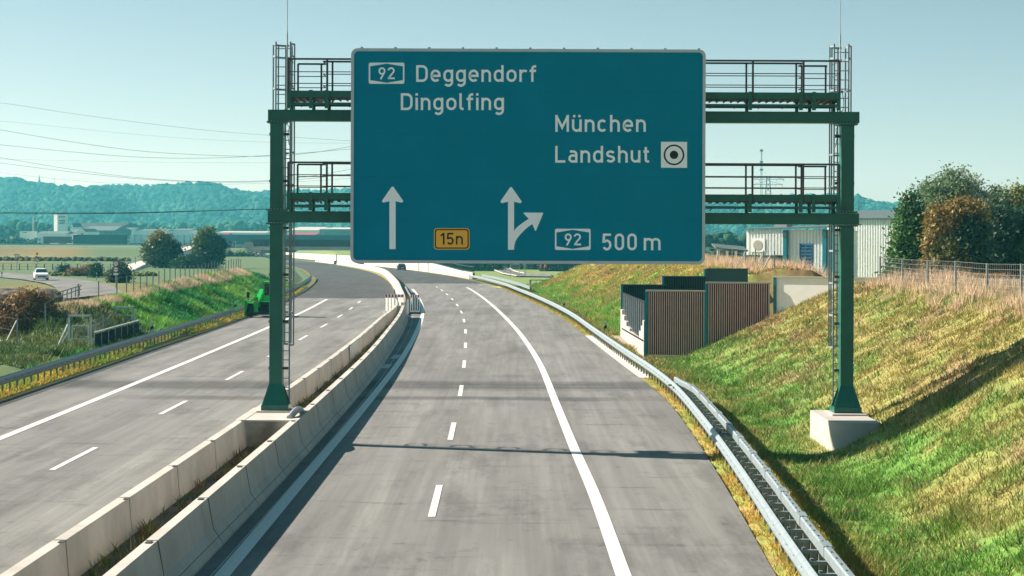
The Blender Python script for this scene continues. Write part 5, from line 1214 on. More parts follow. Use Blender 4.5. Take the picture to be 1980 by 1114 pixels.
house('factory', 'white factory with a shallow pale roof right of the gantry column', 555, 620, 456, 445, 438.5, 1420, 'wallw', 'concl', False, 40, 'factory')
fh = house('hall', 'pale blue hall with a low curved roof beside the big sign', 618, 720, 456, 443, 439.5, 1380, 'roofg', 'concl', False, 40, 'hall')
house('red_roof_shed', 'low shed with a pinkish roof in front of the white factory', 556, 612, 457, 454.2, 450.5, 1150, 'wallw', 'redp', False, 16, 'shed')

# ------------------------------------------------------------------ masts, spire, power lines
cs = thing('church', 'slender church spire on the wooded hill at the far left', 'church', tuple(D(76, 358, 3000))); k3 = 3000 / F
MB().box((0, 0, 3 * k3), (4.2 * k3, 4.2 * k3, 10 * k3)).build('tower', M['spire'], cs); MB().cyl((0, 0, 8 * k3), (0, 0, 20.5 * k3), 2.1 * k3, 8, .1).build('spire', M['spire'], cs); MB().bb((1 * k3, -2 * k3, -3 * k3), (14 * k3, 3 * k3, 3 * k3)).build('nave', M['spire'], cs)
hm = thing('hill_mast', 'thin mast on the hill right of the church spire', 'mast', tuple(D(105, 362, 3000))); MB().cyl((0, 0, 0), (0, 0, 16 * k3), .35, 6, .2).build('shaft', M['spire'], hm)
MB().bb((-1.2, -.3, 15 * k3), (1.2, .3, 15.6 * k3)).build('aerial', M['spire'], hm)
rm = thing('radio_mast', 'thin lattice radio mast rising behind the lower walkway on the right', 'mast', tuple(D(1472, 390, 1500))); kr = 1500 / F
sh = MB()
for k in range(3):
    a = 2 * math.pi * k / 3; sh.cyl((.8 * math.cos(a), .8 * math.sin(a), 0), (.35 * math.cos(a), .35 * math.sin(a), 102 * kr), .16, 5)
for k in range(40):
    a = 2 * math.pi * (k % 3) / 3; b = a + 2.1; z0, z1 = k * 102 * kr / 40, (k + 1) * 102 * kr / 40; sh.bar((.7 * math.cos(a), .7 * math.sin(a), z0), (.7 * math.cos(b), .7 * math.sin(b), z1), .1)
sh.build('lattice', M['spire'], rm)
for z in (60, 75, 97): MB().bb((-1.1, -.8, z * kr), (1.1, .8, (z + 3.5) * kr)).build('antenna_cluster', M['spire'], rm)
py_ = thing('power_pylon', 'steel lattice pylon with two crossarms behind the lower walkway on the right', 'pylon', (LX(1485, 1300), 1300, 0)); kp = 1300 / F
lat = MB(); zt = hz(1485, 343, 1300)
def wz(z): return 3.2 * (1 - z / zt) + .9
for sx in (-1, 1):
    for sy in (-1, 1): lat.bar((sx * wz(0), sy * wz(0), 0), (sx * wz(zt), sy * wz(zt), zt), .22)
nz = 14
for k in range(nz):
    z0, z1 = zt * k / nz, zt * (k + 1) / nz
    for s in (-1, 1): lat.bar((-wz(z0), s * wz(z0), z0), (wz(z1), s * wz(z1), z1), .13); lat.bar((wz(z0), s * wz(z0), z0), (-wz(z1), s * wz(z1), z1), .13); lat.bar((s * wz(z0), -wz(z0), z0), (s * wz(z1), wz(z1), z1), .13)
lat.build('lattice', M['spire'], py_)
for (y_, hw) in ((347, 31), (357, 28)):
    z = hz(1485, y_, 1300); w = hw * kp; c_ = MB(); c_.bar((-w, 0, z), (w, 0, z), .25)
    for s in (-1, 1):
        c_.bar((s * .9, 0, z + 2.2), (s * w, 0, z + .1), .18)
        for k in range(1, 6): c_.bar((s * w * k / 6, 0, z), (s * w * (k - .5) / 6, 0, z + 2.2 * (1 - k / 6)), .1)
    c_.build('crossarm', M['spire'], py_)
    for s in (-1, -.55, .55, 1): MB().cyl((s * w * .97, 0, z), (s * w * .97, 0, z - 1.3), .12, 6).build('insulator', M['nwall'], py_)
p2 = thing('line_pole', 'slim pole with two side arms behind the white hall on the right', 'pole', (LX(1660, 700), 700, 0)); kz = hz(1660, 382, 700)
MB().cyl((0, 0, 0), (0, 0, kz), .13, 6).build('shaft', M['spire'], p2); MB().bar((0, 0, kz), (4, 0, kz - .3), .1).build('arm', M['spire'], p2); MB().bar((0, 0, kz - 1.9), (3.6, 0, kz - 2.1), .1).build('arm', M['spire'], p2)
LD = 520.
lines = [('uppermost faint cable of the sagging power lines in the left sky', [(-60, 193), (0, 199), (135, 219), (270, 237), (400, 252), (522, 262), (700, 274), (1000, 288)], .03),
 ('second faint cable below the uppermost power line', [(-60, 230), (0, 234), (130, 247), (240, 258), (400, 270), (560, 276), (700, 277), (1000, 272)], .018),
 ('third cable of the power lines, rising again behind the sign', [(-60, 240), (0, 251), (130, 273), (270, 292), (400, 300), (520, 302), (600, 296), (690, 281), (1000, 210)], .042),
 ('fourth cable running nearly level beside the third power line', [(-60, 274), (0, 280), (130, 293), (270, 304), (390, 306), (520, 300.5), (690, 287), (1000, 250)], .042),
 ('thin level cable between the power lines', [(-60, 306), (60, 309), (250, 313), (420, 314.5), (600, 313), (700, 310), (1000, 295)], .016),
 ('fifth cable dropping towards the wooded hill', [(-60, 296), (0, 305), (135, 327), (270, 344), (400, 351), (520, 349), (600, 341), (690, 325), (1000, 250)], .04),
 ('sixth cable meeting the fifth one at the column', [(-60, 307), (0, 315), (150, 334), (270, 346), (420, 352.5), (520, 351), (690, 335), (1000, 275)], .04),
 ('lowest cable in front of the church spire', [(-60, 328), (0, 334), (100, 345), (210, 354), (330, 357), (520, 354), (690, 344), (1000, 310)], .022)]
for lb, pts, r_ in lines:
    d_ = LD; cvp = []
    xs = np.linspace(pts[0][0], pts[-1][0], 44); f_ = spl(pts)
    tag(MB().tube([D(x, float(f_(x)), d_) for x in xs], r_, 5).build('power_cable', M['cable']), lb, 'power cable', 'power cables in the left sky')
for k, (dy, lb) in enumerate(((0, 'upper of two thick dark cables crossing in front of the hills'), (2.2, 'lower of two thick dark cables crossing in front of the hills'))):
    f_ = spl([(-60, 410.5), (0, 411), (130, 412), (270, 411), (400, 407.5), (520, 404), (690, 398), (1000, 384)])
    tag(MB().tube([D(x, float(f_(x)) + dy - .004 * max(0, x) * k, 300) for x in np.linspace(-60, 1000, 40)], .055 if k == 0 else .035, 5).build('power_cable', M['cable']), lb, 'power cable', 'dark cables in front of the hills')
# ------------------------------------------------------------------ grass
rg = np.random.default_rng(7)
def blades(name, label, x, d, hgt, wid, col, lean=.5, mat_='grass', cat='grass'):
    n = len(x); z = H(x, d) - .02; a = rg.uniform(0, 2 * np.pi, n); w = wid * rg.uniform(.7, 1.4, n)
    dx, dy = np.cos(a) * w, np.sin(a) * w; b = rg.uniform(0, 2 * np.pi, n); L = lean * hgt * rg.uniform(.2, 1.3, n)
    co = np.empty((n, 3, 3)); co[:, 0] = np.stack([x - dx, d - dy, z], 1); co[:, 1] = np.stack([x + dx, d + dy, z], 1)
    co[:, 2] = np.stack([x + np.cos(b) * L, d + np.sin(b) * L, z + hgt], 1)
    cc = np.repeat(col[:, None, :], 3, 1).reshape(-1, 3)
    o = npmesh(name, co.reshape(-1, 3), np.arange(3 * n), np.arange(n) * 3, M[mat_], cc)
    return tag(o, label, cat, kind='stuff')
def jit(col, a=.35):
    n = len(col); k = 1 + rg.uniform(-a, a, n); return np.clip(col * k[:, None] * (1 + rg.uniform(-.12, .12, (n, 3))), 0, 1)
# right slope
n = 620000; d = 33 + (262 - 33) * rg.random(n) ** 1.9; r = rg.uniform(.25, 14, n); x = RG(d) + r
keep = ~((d > cutline(x) - .5) & (d < 135) & (r > 1.3) & (r < 23)) & (fbm(x * 1.7, d * 1.7, 21, 3) + rg.uniform(-.25, .25, n) > .38)
keep &= ~((np.abs(x - 10.15) < .8) & (np.abs(d - 63) < 2.55)) & ~((d > 134) & (d < 140) & (r > 14))
d, r, x = d[keep], r[keep], x[keep]
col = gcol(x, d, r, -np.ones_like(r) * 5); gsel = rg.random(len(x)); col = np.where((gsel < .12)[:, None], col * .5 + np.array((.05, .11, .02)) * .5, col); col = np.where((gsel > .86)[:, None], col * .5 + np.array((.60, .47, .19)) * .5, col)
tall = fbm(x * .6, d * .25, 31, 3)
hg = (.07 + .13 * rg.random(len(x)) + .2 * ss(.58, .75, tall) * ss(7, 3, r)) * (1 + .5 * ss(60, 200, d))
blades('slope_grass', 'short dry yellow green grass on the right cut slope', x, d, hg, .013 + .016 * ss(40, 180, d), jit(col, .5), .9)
# coarse weeds scattered over the right slope
nc2 = 1500; cd = 34 + 200 * rg.random(nc2) ** 1.6; cr = rg.uniform(1.2, 12, nc2); kk2 = 22
d = np.repeat(cd, kk2) + rg.normal(0, .16, nc2 * kk2); r = np.repeat(cr, kk2) + rg.normal(0, .13, nc2 * kk2); x = RG(d) + r
tone = np.repeat(np.array(((.07, .17, .03), (.05, .12, .03), (.24, .17, .08), (.34, .28, .11)))[rg.integers(0, 4, nc2)], kk2, 0); hh2 = np.repeat(rg.uniform(.12, .34, nc2), kk2) * rg.uniform(.6, 1.2, nc2 * kk2)
ok_ = ~((d > cutline(x) - .5) & (d < 135) & (r > 1.3) & (r < 23)) & ~((np.abs(x - 10.15) < .9) & (np.abs(d - 63) < 2.6))
blades('weed_tufts', 'darker weed tufts and dry stalks scattered over the right slope', x[ok_], d[ok_], hh2[ok_], .014 + .014 * ss(40, 180, d[ok_]), jit(tone[ok_], .35), .9, cat='weeds')
# left slope
n = 260000; d = rg.uniform(96, 262, n); l = rg.uniform(.2, 9.5, n); x = LG(d) - l
keep = ~((d < 134) & (l > 1.3) & (rg.random(n) < .5)) & (fbm(x * 1.3, d * 1.3, 22, 3) + rg.uniform(-.25, .25, n) > .36); d, l, x = d[keep], l[keep], x[keep]
hg = .12 + .2 * rg.random(len(x)) + .35 * ss(.5, .75, fbm(x * .6, d * .35, 33, 3))
blades('slope_grass', 'lush dark green grass on the left slope', x, d, hg, .035, jit(gcol(x, d, -np.ones_like(l) * 5, l), .45), .8)
# verges
n = 90000; d = 32 + (265 - 32) * rg.random(n) ** 1.5; r = rg.uniform(-.22, 1.3, n); x = RG(d) + r
keep = ~((d > 94) & (d < 134)) & (fbm(x * 2.2, d * 1.2, 41, 3) + rg.uniform(-.2, .2, n) > .36); d, r, x = d[keep], r[keep], x[keep]
vc = mixc((.50, .33, .07), (.36, .36, .07), ss(.4, .6, fbm(x * .5, d * .35, 42, 3)))
blades('verge_grass', 'orange brown grass strip under the right guardrail', x, d, .05 + .15 * rg.random(len(x)) ** 2, .014 + .014 * ss(40, 180, d), jit(vc), 1.1)
n = 110000; d = 60 + 205 * rg.random(n) ** 1.3; l = rg.uniform(-.2, 1.9, n); x = LG(d) - l
keep = (fbm(x * 2., d * .8, 43, 3) + rg.uniform(-.2, .2, n) > .36) & ~((d > 116) & (d < 134) & (l < .9)); d, l, x = d[keep], l[keep], x[keep]
vc = mixc((.55, .40, .06), (.28, .34, .045), ss(.35, .6, fbm(x * .5, d * .2, 44, 3) + .25 * ss(.7, 1.5, l)))
blades('verge_grass', 'yellow grass strip under the left guardrail', x, d, .05 + .16 * rg.random(len(x)) ** 1.5, .03, jit(vc), .9)
# tall dry grass on the crests
def dry(name, label, x, d, h0, h1, wd, base=(.60, .44, .30)):
    c = np.tile(np.array(base), (len(x), 1)); c = c * (.75 + .6 * fbm(x * .4, d * .4, 51, 3))[:, None]
    blades(name, label, x, d, (h0 + (h1 - h0) * rg.random(len(x)) ** 1.6) * (.6 + .8 * fbm(x * .35, d * .35, 52, 3)), wd, jit(c, .4), .45)
n = 120000; d = 52 + 155 * rg.random(n) ** 1.4; r = 10.6 + 5.5 * rg.random(n) ** 1.1; x = RG(d) + r
keep = ~((d > 103) & (d < 135.2)) & (fbm(x * .9, d * .5, 53, 3) + rg.uniform(-.18, .18, n) + .16 * ss(11, 12.5, r) > .56)
dry('dry_grass', 'tall pinkish dry grass along the crest of the right slope', x[keep], d[keep], .1, .85, .011 + .008 * ss(60, 150, d[keep]))
n = 70000; d = rg.uniform(124, 238, n); l = 5.3 + 1.5 * rg.random(n); x = LG(d) - l
keep = fbm(x * .9, d * .5, 54, 3) + rg.uniform(-.25, .25, n) > .30
dry('dry_grass', 'tall pinkish dry grass along the crest of the left slope', x[keep], d[keep], .12, .6, .022, (.62, .45, .32))
n = 30000; d = rg.uniform(268, 292, n); x = rg.uniform(26, 42, n); keep = fbm(x * .4, d * .4, 55, 3) > .42
dry('dry_grass', 'tall dry grass around the open shelter and workshop', x[keep], d[keep], .5, 2.3, .05)
# weeds between the concrete walls
cl_ = [(rg.uniform(-7.95, -6.75), rg.uniform(34, 160)) for _ in range(430)]
xs, ds, cs_ = [], [], []
for (cx_, d_) in cl_:
    if 60 < d_ < 66: continue
    k = rg.integers(10, 45); xs.append(float(RW(d_)) + 6.02 + cx_ * 1.0 + rg.normal(0, .1, k)); ds.append(d_ + rg.normal(0, .22, k))
    cs_.append(np.tile(np.array(((.10, .15, .03), (.24, .22, .05), (.16, .09, .04))[rg.integers(0, 3)]), (k, 1)))
xs, ds = np.concatenate(xs), np.concatenate(ds); ok_ = (xs < RW(ds) - .72) & (xs > LW(ds) + .38); 
H_keep = H; H = lambda x, d: np.zeros_like(x) + .2
blades('weeds', 'small weeds and dead leaves in the soil strip between the concrete walls', xs[ok_], ds[ok_], rg.uniform(.06, .3, ok_.sum()), .018, jit(np.concatenate(cs_)[ok_], .4), .8, cat='weeds')
H = H_keep

# ------------------------------------------------------------------ trees and shrubs
def leafcloud(ells, nclump, per, size, cols, seed, spread=.55, hollow=.5):
    g = np.random.default_rng(seed); vol = np.array([e[3] * e[4] * e[5] for e in ells]); pick = g.choice(len(ells), nclump, p=vol / vol.sum())
    E_ = np.array(ells)[pick]; v = g.normal(size=(nclump, 3)); v /= np.linalg.norm(v, axis=1)[:, None]
    rad = (hollow + (1 - hollow) * g.random(nclump) ** .6); c = E_[:, :3] + v * rad[:, None] * E_[:, 3:6]
    ci = E_[:, 6].astype(int) if E_.shape[1] > 6 else np.zeros(nclump, int)
    base = np.array(cols)[ci]; base = base * (1 + g.uniform(-.28, .28, nclump))[:, None]
    sp = spread * (.6 + .8 * g.random(nclump))
    P_ = np.repeat(c, per, 0) + g.normal(size=(nclump * per, 3)) * np.repeat(sp, per)[:, None] * np.array((.5, .5, .4))
    C_ = np.repeat(base, per, 0) * (1 + g.uniform(-.3, .3, nclump * per))[:, None]
    n = len(P_); a = g.normal(size=(n, 3)); a /= np.linalg.norm(a, axis=1)[:, None]; b = np.cross(a, g.normal(size=(n, 3))); b /= np.linalg.norm(b, axis=1)[:, None]
    s = size * (.6 + .8 * g.random(n))[:, None]
    co = np.stack([P_ - a * s, P_ + b * s * .55, P_ + a * s, P_ - b * s * .55], 1)
    return co.reshape(-1, 3), np.repeat(np.clip(C_, 0, 1), 4, 0)
def leaves(name, ells, nclump, per, size, cols, seed, parent, **k):
    co, c = leafcloud(ells, nclump, per, size, cols, seed, **k); n = len(co) // 4
    return npmesh(name, co, np.arange(4 * n), np.arange(n) * 4, M['leaf'], c, parent)
def tree(name, label, loc, ells, cols, seed, nclump=300, per=40, size=.14, trunk=.22, cat='tree', group=None, spread=.55, hollow=.45, bare=1.2):
    t = thing(name, label, cat, loc, 0, group); g = random.Random(seed); m = MB()
    top = max(e[2] for e in ells)
    pts = [Vector((0, 0, -.6)), Vector((g.uniform(-.1, .1), g.uniform(-.1, .1), bare)), Vector((g.uniform(-.3, .3), g.uniform(-.3, .3), top * .6)), Vector((ells[0][0] * .6, ells[0][1] * .6, top))]
    m.tube(pts, trunk, 8, trunk * .25)
    for e in ells:
        for _ in range(3):
            st = pts[1].lerp(pts[2], g.uniform(.1, .9)); en = Vector((e[0] + g.uniform(-.5, .5) * e[3], e[1] + g.uniform(-.5, .5) * e[4], e[2] + g.uniform(-.2, .6) * e[5]))
            m.tube([st, st.lerp(en, .5) + Vector((0, 0, .2)), en], trunk * .4, 6, trunk * .1)
    m.build('trunk', M['bark'], t, True); leaves('crown', ells, nclump, per, size, cols, seed, t, spread=spread, hollow=hollow)
    return t
dk, gr, wl_, og, yl, bk_ = (.05, .12, .03), (.09, .19, .04), (.24, .29, .18), (.30, .185, .035), (.20, .20, .035), (.02, .055, .028)
X_ = lambda px, d: (px - CX) * d / F
def T(px, d, zb=.4): return (X_(px, d), d, zb)
GR = 'trees behind the fence on the right'
tree('tree', 'dark green tree nearest the white hall at the left end of the clump', T(1752, 152), [(0, 0, 3.6, 1.45, 1.5, 2.2, 0), (.15, 0, 5.6, 1.3, 1.4, 2.4, 1), (.3, 0, 7.7, .9, 1.0, 1.9, 0)], [dk, gr], 1, 330, 46, .13, .2, group=GR, spread=.6)
tree('tree', 'tall grey green willow rising above the others in the clump', T(1832, 160), [(-.9, 0, 8.2, 1.6, 1.9, 2.4, 0), (.3, 0, 9.6, 1.5, 1.7, 2.1, 0), (1.7, 0, 8.6, 1.5, 1.7, 2.1, 1), (0, 0, 5.2, 2.0, 2.0, 2.8, 0), (2.3, .2, 7.0, 1.1, 1.5, 1.9, 1)], [(.19, .27, .14), (.30, .35, .23)], 2, 560, 46, .12, .3, group=GR, spread=.7)
tree('tree', 'maple with an orange autumn crown in the middle of the clump', T(1845, 144), [(-.5, 0, 7.2, 1.3, 1.5, 1.4, 0), (.8, .2, 7.7, 1.2, 1.4, 1.1, 0), (-1.4, 0, 5.2, .7, 1.3, 2.2, 0), (-1.5, .2, 3.4, .6, 1.2, 1.4, 0), (-.3, -.5, 4.6, 1.4, 1.5, 2.0, 1), (.9, -.4, 5.4, 1.4, 1.5, 2.2, 2), (1.3, .3, 3.2, 1.5, 1.5, 1.8, 2), (1.5, .4, 7.0, .5, .8, 1.0, 0)], [(.23, .165, .045), (.12, .125, .035), (.025, .06, .028)], 3, 520, 46, .13, .25, group=GR, spread=.55)
tree('tree', 'dark shaded tree between the orange maple and the yellowish tree', T(1918, 150), [(0, 0, 4.2, 1.9, 1.8, 3.0, 0), (.6, 0, 6.6, 1.3, 1.5, 1.8, 0), (-1.2, .3, 3., 1.5, 1.5, 2.2, 0)], [bk_], 4, 430, 46, .13, .22, group=GR, spread=.6)
tree('tree', 'yellow green tree behind the dark one near the right edge', T(1950, 162), [(-.8, 0, 8.2, 1.2, 1.5, 2.0, 1), (.7, 0, 8.4, 1.1, 1.4, 1.8, 0), (.2, 0, 5.0, 1.6, 1.7, 3.0, 0), (.9, -.3, 6.6, .8, 1.2, 1.7, 0)], [(.20, .22, .05), (.15, .21, .11)], 5, 420, 44, .12, .22, group=GR, spread=.6)
tree('tree', 'dark green tree cut off by the right picture edge', T(1992, 150), [(0, 0, 4.0, 1.4, 1.5, 2.8, 0), (.3, 0, 6.6, 1.1, 1.3, 1.9, 1)], [dk, (.035, .10, .055)], 6, 300, 44, .13, .22, group=GR, spread=.6)
def shrub(label, loc, ells, cols, seed, n=90, per=36, size=.10, name='shrub', group=None, **k):
    t = thing(name, label, 'shrub', loc, 0, group); g = random.Random(seed); m = MB()
    for e in ells:
        for _ in range(4): m.tube([(e[0] * .3, e[1] * .3, -.3), (e[0] + g.uniform(-.5, .5) * e[3], e[1] + g.uniform(-.5, .5) * e[4], e[2] + .4 * e[5])], .04, 5, .015)
    m.build('stems', M['bark'], t); leaves('foliage', ells, n, per, size, cols, seed, t, **k); return t
shrub('loose dark shrub at the foot of the tree nearest the hall', T(1735, 140, 2.2), [(0, 0, .9, 1.2, .8, .8, 0), (.9, 0, .6, .9, .7, .6, 0), (-.6, 0, 1.3, .5, .4, .4, 0)], [(.05, .085, .035)], 8, 90, 30)
shrub('big round brown bush above the low concrete wing wall', (X_(52, 124), 124, -.1), [(-.9, 0, 1.3, 1.2, 1.3, 1.4, 0), (.5, 0, 1.5, 1.3, 1.3, 1.7, 0), (.0, -.4, 2.3, .8, .9, 1.0, 1), (1.4, .2, .9, .8, 1., 1.0, 1)], [(.20, .115, .05), (.27, .16, .06)], 9, 420, 40, .085, spread=.4, hollow=.55)
shrub('thin brown bush reaching out of the left picture edge', (X_(-14, 126), 126, -.1), [(0, 0, 1.0, 1.3, 1., 1.1, 0)], [(.19, .11, .05)], 19, 130, 36, .085, spread=.4)
shrub('dark green bush right of the brown bush beside the gate', (X_(124, 131), 131, -.2), [(0, 0, .9, .7, 1., 1.0, 0)], [(.03, .05, .02)], 10, 70, 36, .1)
GL = 'two trees beyond the left slope'  # leaf colours paint these trees sunlit at left, shaded at right
tree('tree', 'broad tree with orange tinted top and shade coloured right side beyond the left slope', T(312, 378, -.2), [(-.4, 0, 3.4, 2.9, 2.6, 2.3, 0), (.9, 0, 3.0, 2.6, 2.4, 2.2, 1), (-.2, 0, 5.6, 1.8, 1.8, 1.6, 2), (1.7, .3, 4.3, 1.5, 1.6, 1.6, 1)], [(.07, .10, .025), (.02, .045, .02), (.19, .15, .03)], 11, 460, 40, .24, .3, group=GL, spread=.9)
tree('tree', 'tall narrow yellow green tree near the bridge, coloured sunlit at left and shaded at right', T(403, 375, -.2), [(0, 0, 3.2, 2.3, 2.2, 2.4, 1), (-.7, 0, 5.2, 1.7, 1.7, 2.0, 0), (.9, .2, 4.4, 2.0, 1.8, 1.9, 1), (-.3, 0, 6.7, 1.2, 1.2, 1.2, 0), (-1.5, -.3, 3.0, 1.0, 1.2, 2.0, 0)], [(.10, .15, .025), (.02, .05, .02)], 12, 460, 40, .24, .3, group=GL, spread=.9)
shrub('wide dark green bush between the two left trees', T(357, 372, .3), [(0, 0, .9, 2.6, 1.4, 1.3, 0), (1.5, 0, 1.4, 1.5, 1.2, 1.2, 0)], [(.025, .075, .03)], 13, 120, 36, .2)
shrub('dark bush behind the pole with the round signs', T(232, 262, .2), [(0, 0, 1.3, 1.2, 1., 1.3, 0), (-.6, 0, .9, .8, .8, .9, 0)], [(.04, .06, .022)], 14, 110, 36, .15)
shrub('small round dark green shrub right of the white cabinet', T(125, 306, .4), [(0, 0, .75, .62, .6, .75, 0)], [(.012, .05, .02)], 15, 60, 36, .12)
shrub('loose green shrub left of the round sign pole', T(186, 290, .4), [(0, 0, 1.0, .7, .7, .9, 0)], [(.02, .07, .025)], 16, 60, 36, .12)
shrub('brown withered shrubs between the two small green shrubs', T(160, 300, .4), [(-1.2, 0, .6, 1.0, .6, .6, 0), (.8, 0, .8, 1.1, .6, .8, 0), (0, 0, .5, 1.2, .6, .5, 0)], [(.22, .14, .06)], 17, 110, 34, .12)
for k, (px, w, h_, lb) in enumerate(((448, 5, 2.4, 'left part'), (480, 4.5, 2.0, 'right part'))):
    shrub('dark green bushes on the bridge embankment, ' + lb, T(px, 588, -1.8), [(0, 0, h_ * .5, w, 2.5, h_, 0), (w * .5, -1, h_ * .4, w * .6, 2, h_ * .7, 0), (-w * .5, -1, h_ * .3, w * .6, 2, h_ * .8, 0)], [(.02, .07, .03)], 60 + k, 150, 34, .36, spread=1.1)
for k, (px, d, w, h_, c_, lb) in enumerate(((1085, 520, 6, 4.2, (.025, .06, .03), 'dark grey green bush at the end of the slope below the sign'), (1058, 545, 9, 3.4, (.015, .07, .03), 'dark green thicket behind the walkers in red'), (1012, 550, 7, 3.6, (.02, .11, .03), 'bright green bush behind the pale blue board'), (925, 520, 7, 3.0, (.02, .07, .03), 'dark bush left of the curving side road'), (880, 560, 9, 3.0, (.02, .07, .03), 'dark bushes behind the trough railing'))):
    shrub(lb, T(px, d, -2.2), [(0, 0, h_ * .5, w * .7, 2.5, h_ * .8, 0), (w * .5, 0, h_ * .45, w * .5, 2, h_ * .7, 0), (-w * .5, 0, h_ * .4, w * .5, 2, h_ * .65, 0)], [c_], 70 + k, 170, 34, .30, spread=1.0)

# ------------------------------------------------------------------ far woods and hills
def blobs(name, label, cx_, cy_, cz_, rr_, cols, cat, sq=.9):
    b = MB().sphere((0, 0, 0), 1, 7, 5); bv = np.array(b.v); n = len(cx_); nv = len(bv)
    co = bv[None] * (rr_[:, None, None] * (1 + rg.uniform(-.28, .28, (n, nv, 1)))) * np.array((1, 1, sq)) + np.stack([cx_, cy_, cz_], 1)[:, None]
    ff, st, k = [], [], 0
    for f in b.f: ff += list(f); st.append(k); k += len(f)
    ff = np.array(ff); F_ = (ff[None] + (np.arange(n) * nv)[:, None]).ravel(); S_ = (np.array(st)[None] + (np.arange(n) * len(ff))[:, None]).ravel()
    c = np.repeat(cols, nv, 0)
    return tag(npmesh(name, co.reshape(-1, 3), F_, S_, M['forest'], c), label, cat, kind='stuff')
sil = spl([(-400, 330), (-100, 338), (0, 345), (40, 349), (75, 361), (115, 367), (150, 371), (163, 370), (185, 362), (230, 358), (300, 359), (380, 359), (420, 363), (470, 371), (520, 368), (600, 367), (680, 370), (900, 376), (1200, 384), (1360, 380), (1400, 378), (1500, 373), (1560, 375), (1650, 381), (1740, 386), (2000, 392), (2400, 398)])
def hillh(px, d):
    top = (455 - sil(px) - 16) * .75 + 6
    t = ss(1950, 3000, d); ridge = .18 * np.sin(px * .021 + 2.2 * np.sin(d * .0021)) * ss(2000, 2500, d) * ss(3000, 2700, d)
    return 2 + top * np.clip(t + ridge, 0, 1.0) * ss(3900, 3200, d) ** .3 + (fbm(px * .03, d * .006, 61, 4) - .5) * 14 * ss(1950, 2200, d) * ss(3000, 2800, d)
pxg = np.arange(-420, 2440, 12.); dg = np.concatenate([np.arange(1900, 3200, 40.), np.arange(3200, 4100, 150.)])
PX, DG = np.meshgrid(pxg, dg); HH = hillh(PX, DG); XX = (PX - CX) * DG / F
co = np.stack([XX, DG, HH], 2).reshape(-1, 3); nr_, nc_ = PX.shape
i, j = np.meshgrid(np.arange(nr_ - 1), np.arange(nc_ - 1), indexing='ij'); a = (i * nc_ + j).ravel(); ff = np.stack([a, a + 1, a + nc_ + 1, a + nc_], 1)
tag(npmesh('hills', co, ff.ravel(), np.arange(len(ff)) * 4, M['hillm'], smooth=True), 'wooded hills closing the valley', 'hills', kind='structure')
n = 46000; px = rg.uniform(-400, 2400, n); d = 1980 + 1100 * rg.random(n) ** .8
keep = ~((px > 1150) & (px < 1330) & (rg.random(n) < .6)); px, d = px[keep], d[keep]
rr_ = rg.uniform(2.0, 5.6, len(px)) * (.8 + .5 * fbm(px * .05, d * .02, 63, 2)); tn = fbm(px * .02, d * .006, 62, 3)
cc = mixc((.006, .04, .034), (.022, .085, .055), ss(.35, .7, tn)) * rg.uniform(.6, 1.4, len(px))[:, None]  # blue green tint puts part of the distance haze into the crowns
blobs('forest', 'dense forest covering the far hills', (px - CX) * d / F, d, hillh(px, d) + rr_ * (.4 + .8 * rg.random(len(px))), rr_, cc, 'forest', 1.0)
def belt(label, x0, x1, d0, d1, n, r0, r1, zb, hts, cols, gapseed):
    px = rg.uniform(x0, x1, n); d = rg.uniform(d0, d1, n); ht = hts[0] + (hts[1] - hts[0]) * fbm(px * .035, d * .001, gapseed, 3)
    rr_ = rg.uniform(r0, r1, n); z = zb + ht * rg.random(n) ** .7; c = np.tile(np.array(cols), (n, 1)) * rg.uniform(.5, 1.6, n)[:, None] * (.7 + .6 * fbm(px * .1, z * .2, 66, 2))[:, None]
    blobs('tree_belt', label, (px - CX) * d / F, d, z, rr_, c, 'trees')
belt('dark belt of trees behind the chimney pipe at the far left', -80, 135, 1330, 1420, 900, 1.2, 2.8, 1, (7, 15), (.02, .06, .03), 71)
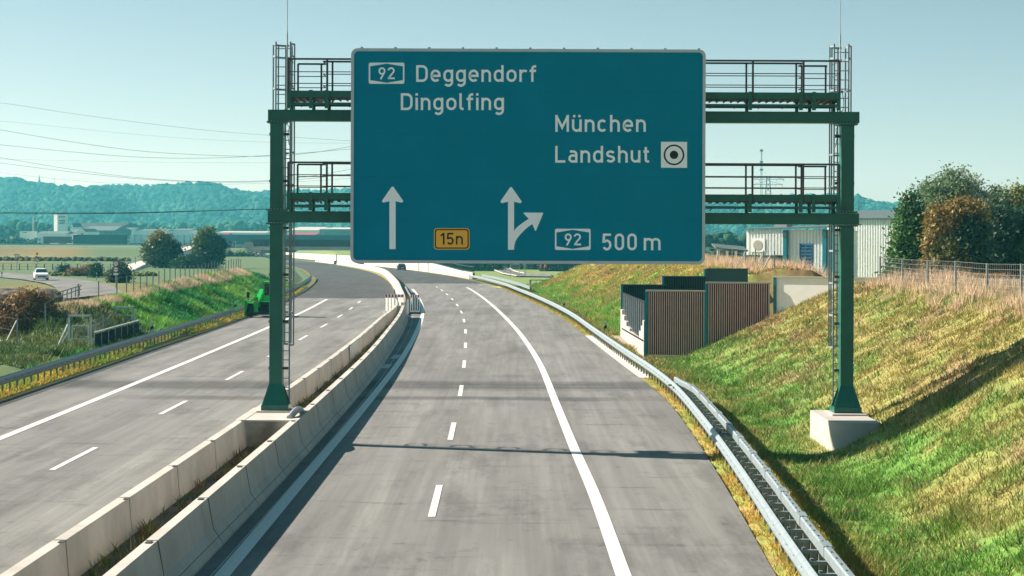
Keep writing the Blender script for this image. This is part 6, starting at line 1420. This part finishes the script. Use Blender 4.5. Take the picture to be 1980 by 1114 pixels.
belt('belt of trees behind the white sheds left of the gantry column', 232, 530, 1480, 1640, 1500, 1.6, 3.8, 1, (6, 16), (.035, .10, .06), 72)
belt('belt of pale green trees above the factory roofs', 530, 740, 1500, 1640, 700, 1.6, 3.4, 1, (7, 13), (.04, .11, .06), 73)
belt('dark trees behind the open shelter on the right', 1340, 1460, 620, 720, 900, 1.0, 2.3, 0, (3, 9), (.025, .065, .035), 74)
belt('low dark bushes behind the open shelter on the right', 1340, 1460, 480, 520, 500, .6, 1.3, 0, (1, 3.2), (.035, .05, .03), 75)
belt('dark hedge along the far motorway at the left edge', -40, 88, 1008, 1018, 500, .8, 1.6, 1, (1.0, 4.2), (.03, .05, .025), 76)
belt('trees behind the hall and the big trees on the right', 1600, 2100, 900, 1100, 1200, 1.5, 3.4, 0, (4, 9), (.025, .065, .035), 77)
belt('scrub under the far bridge and along the far road', 560, 700, 1040, 1100, 300, .8, 1.6, -2, (0.5, 2), (.04, .12, .06), 78)

belt('strip of dark scrub across the meadows below the far motorway', -60, 330, 640, 735, 1100, .5, 1.3, .4, (.3, 1.2), (.05, .065, .03), 81)
belt('ragged line of weeds beyond the dark three rail fence', -60, 250, 470, 492, 380, .3, .7, .3, (.2, .8), (.07, .075, .03), 82)
belt('low weeds along the far edge of the pale side road', 95, 300, 300, 316, 260, .18, .42, .35, (.1, .5), (.10, .12, .035), 83)

# ------------------------------------------------------------------ haze
hb = MB().bb((-2600, -60, -22), (2600, 4350, 140)); hm_ = bpy.data.materials.new('haze air'); hm_.use_nodes = True; n_ = hm_.node_tree.nodes; n_.remove(n_['Principled BSDF'])
pv = n_.new('ShaderNodeVolumePrincipled'); pv.inputs['Color'].default_value = (.14, .74, .86, 1); pv.inputs['Absorption Color'].default_value = (1, 1, 1, 1); pv.inputs['Density'].default_value = .0002; pv.inputs['Anisotropy'].default_value = .2
hm_.node_tree.links.new(pv.outputs[0], n_['Material Output'].inputs['Volume'])
hz_o = hb.build('haze', hm_); tag(hz_o, 'pale blue green haze in the air', 'haze', kind='stuff')
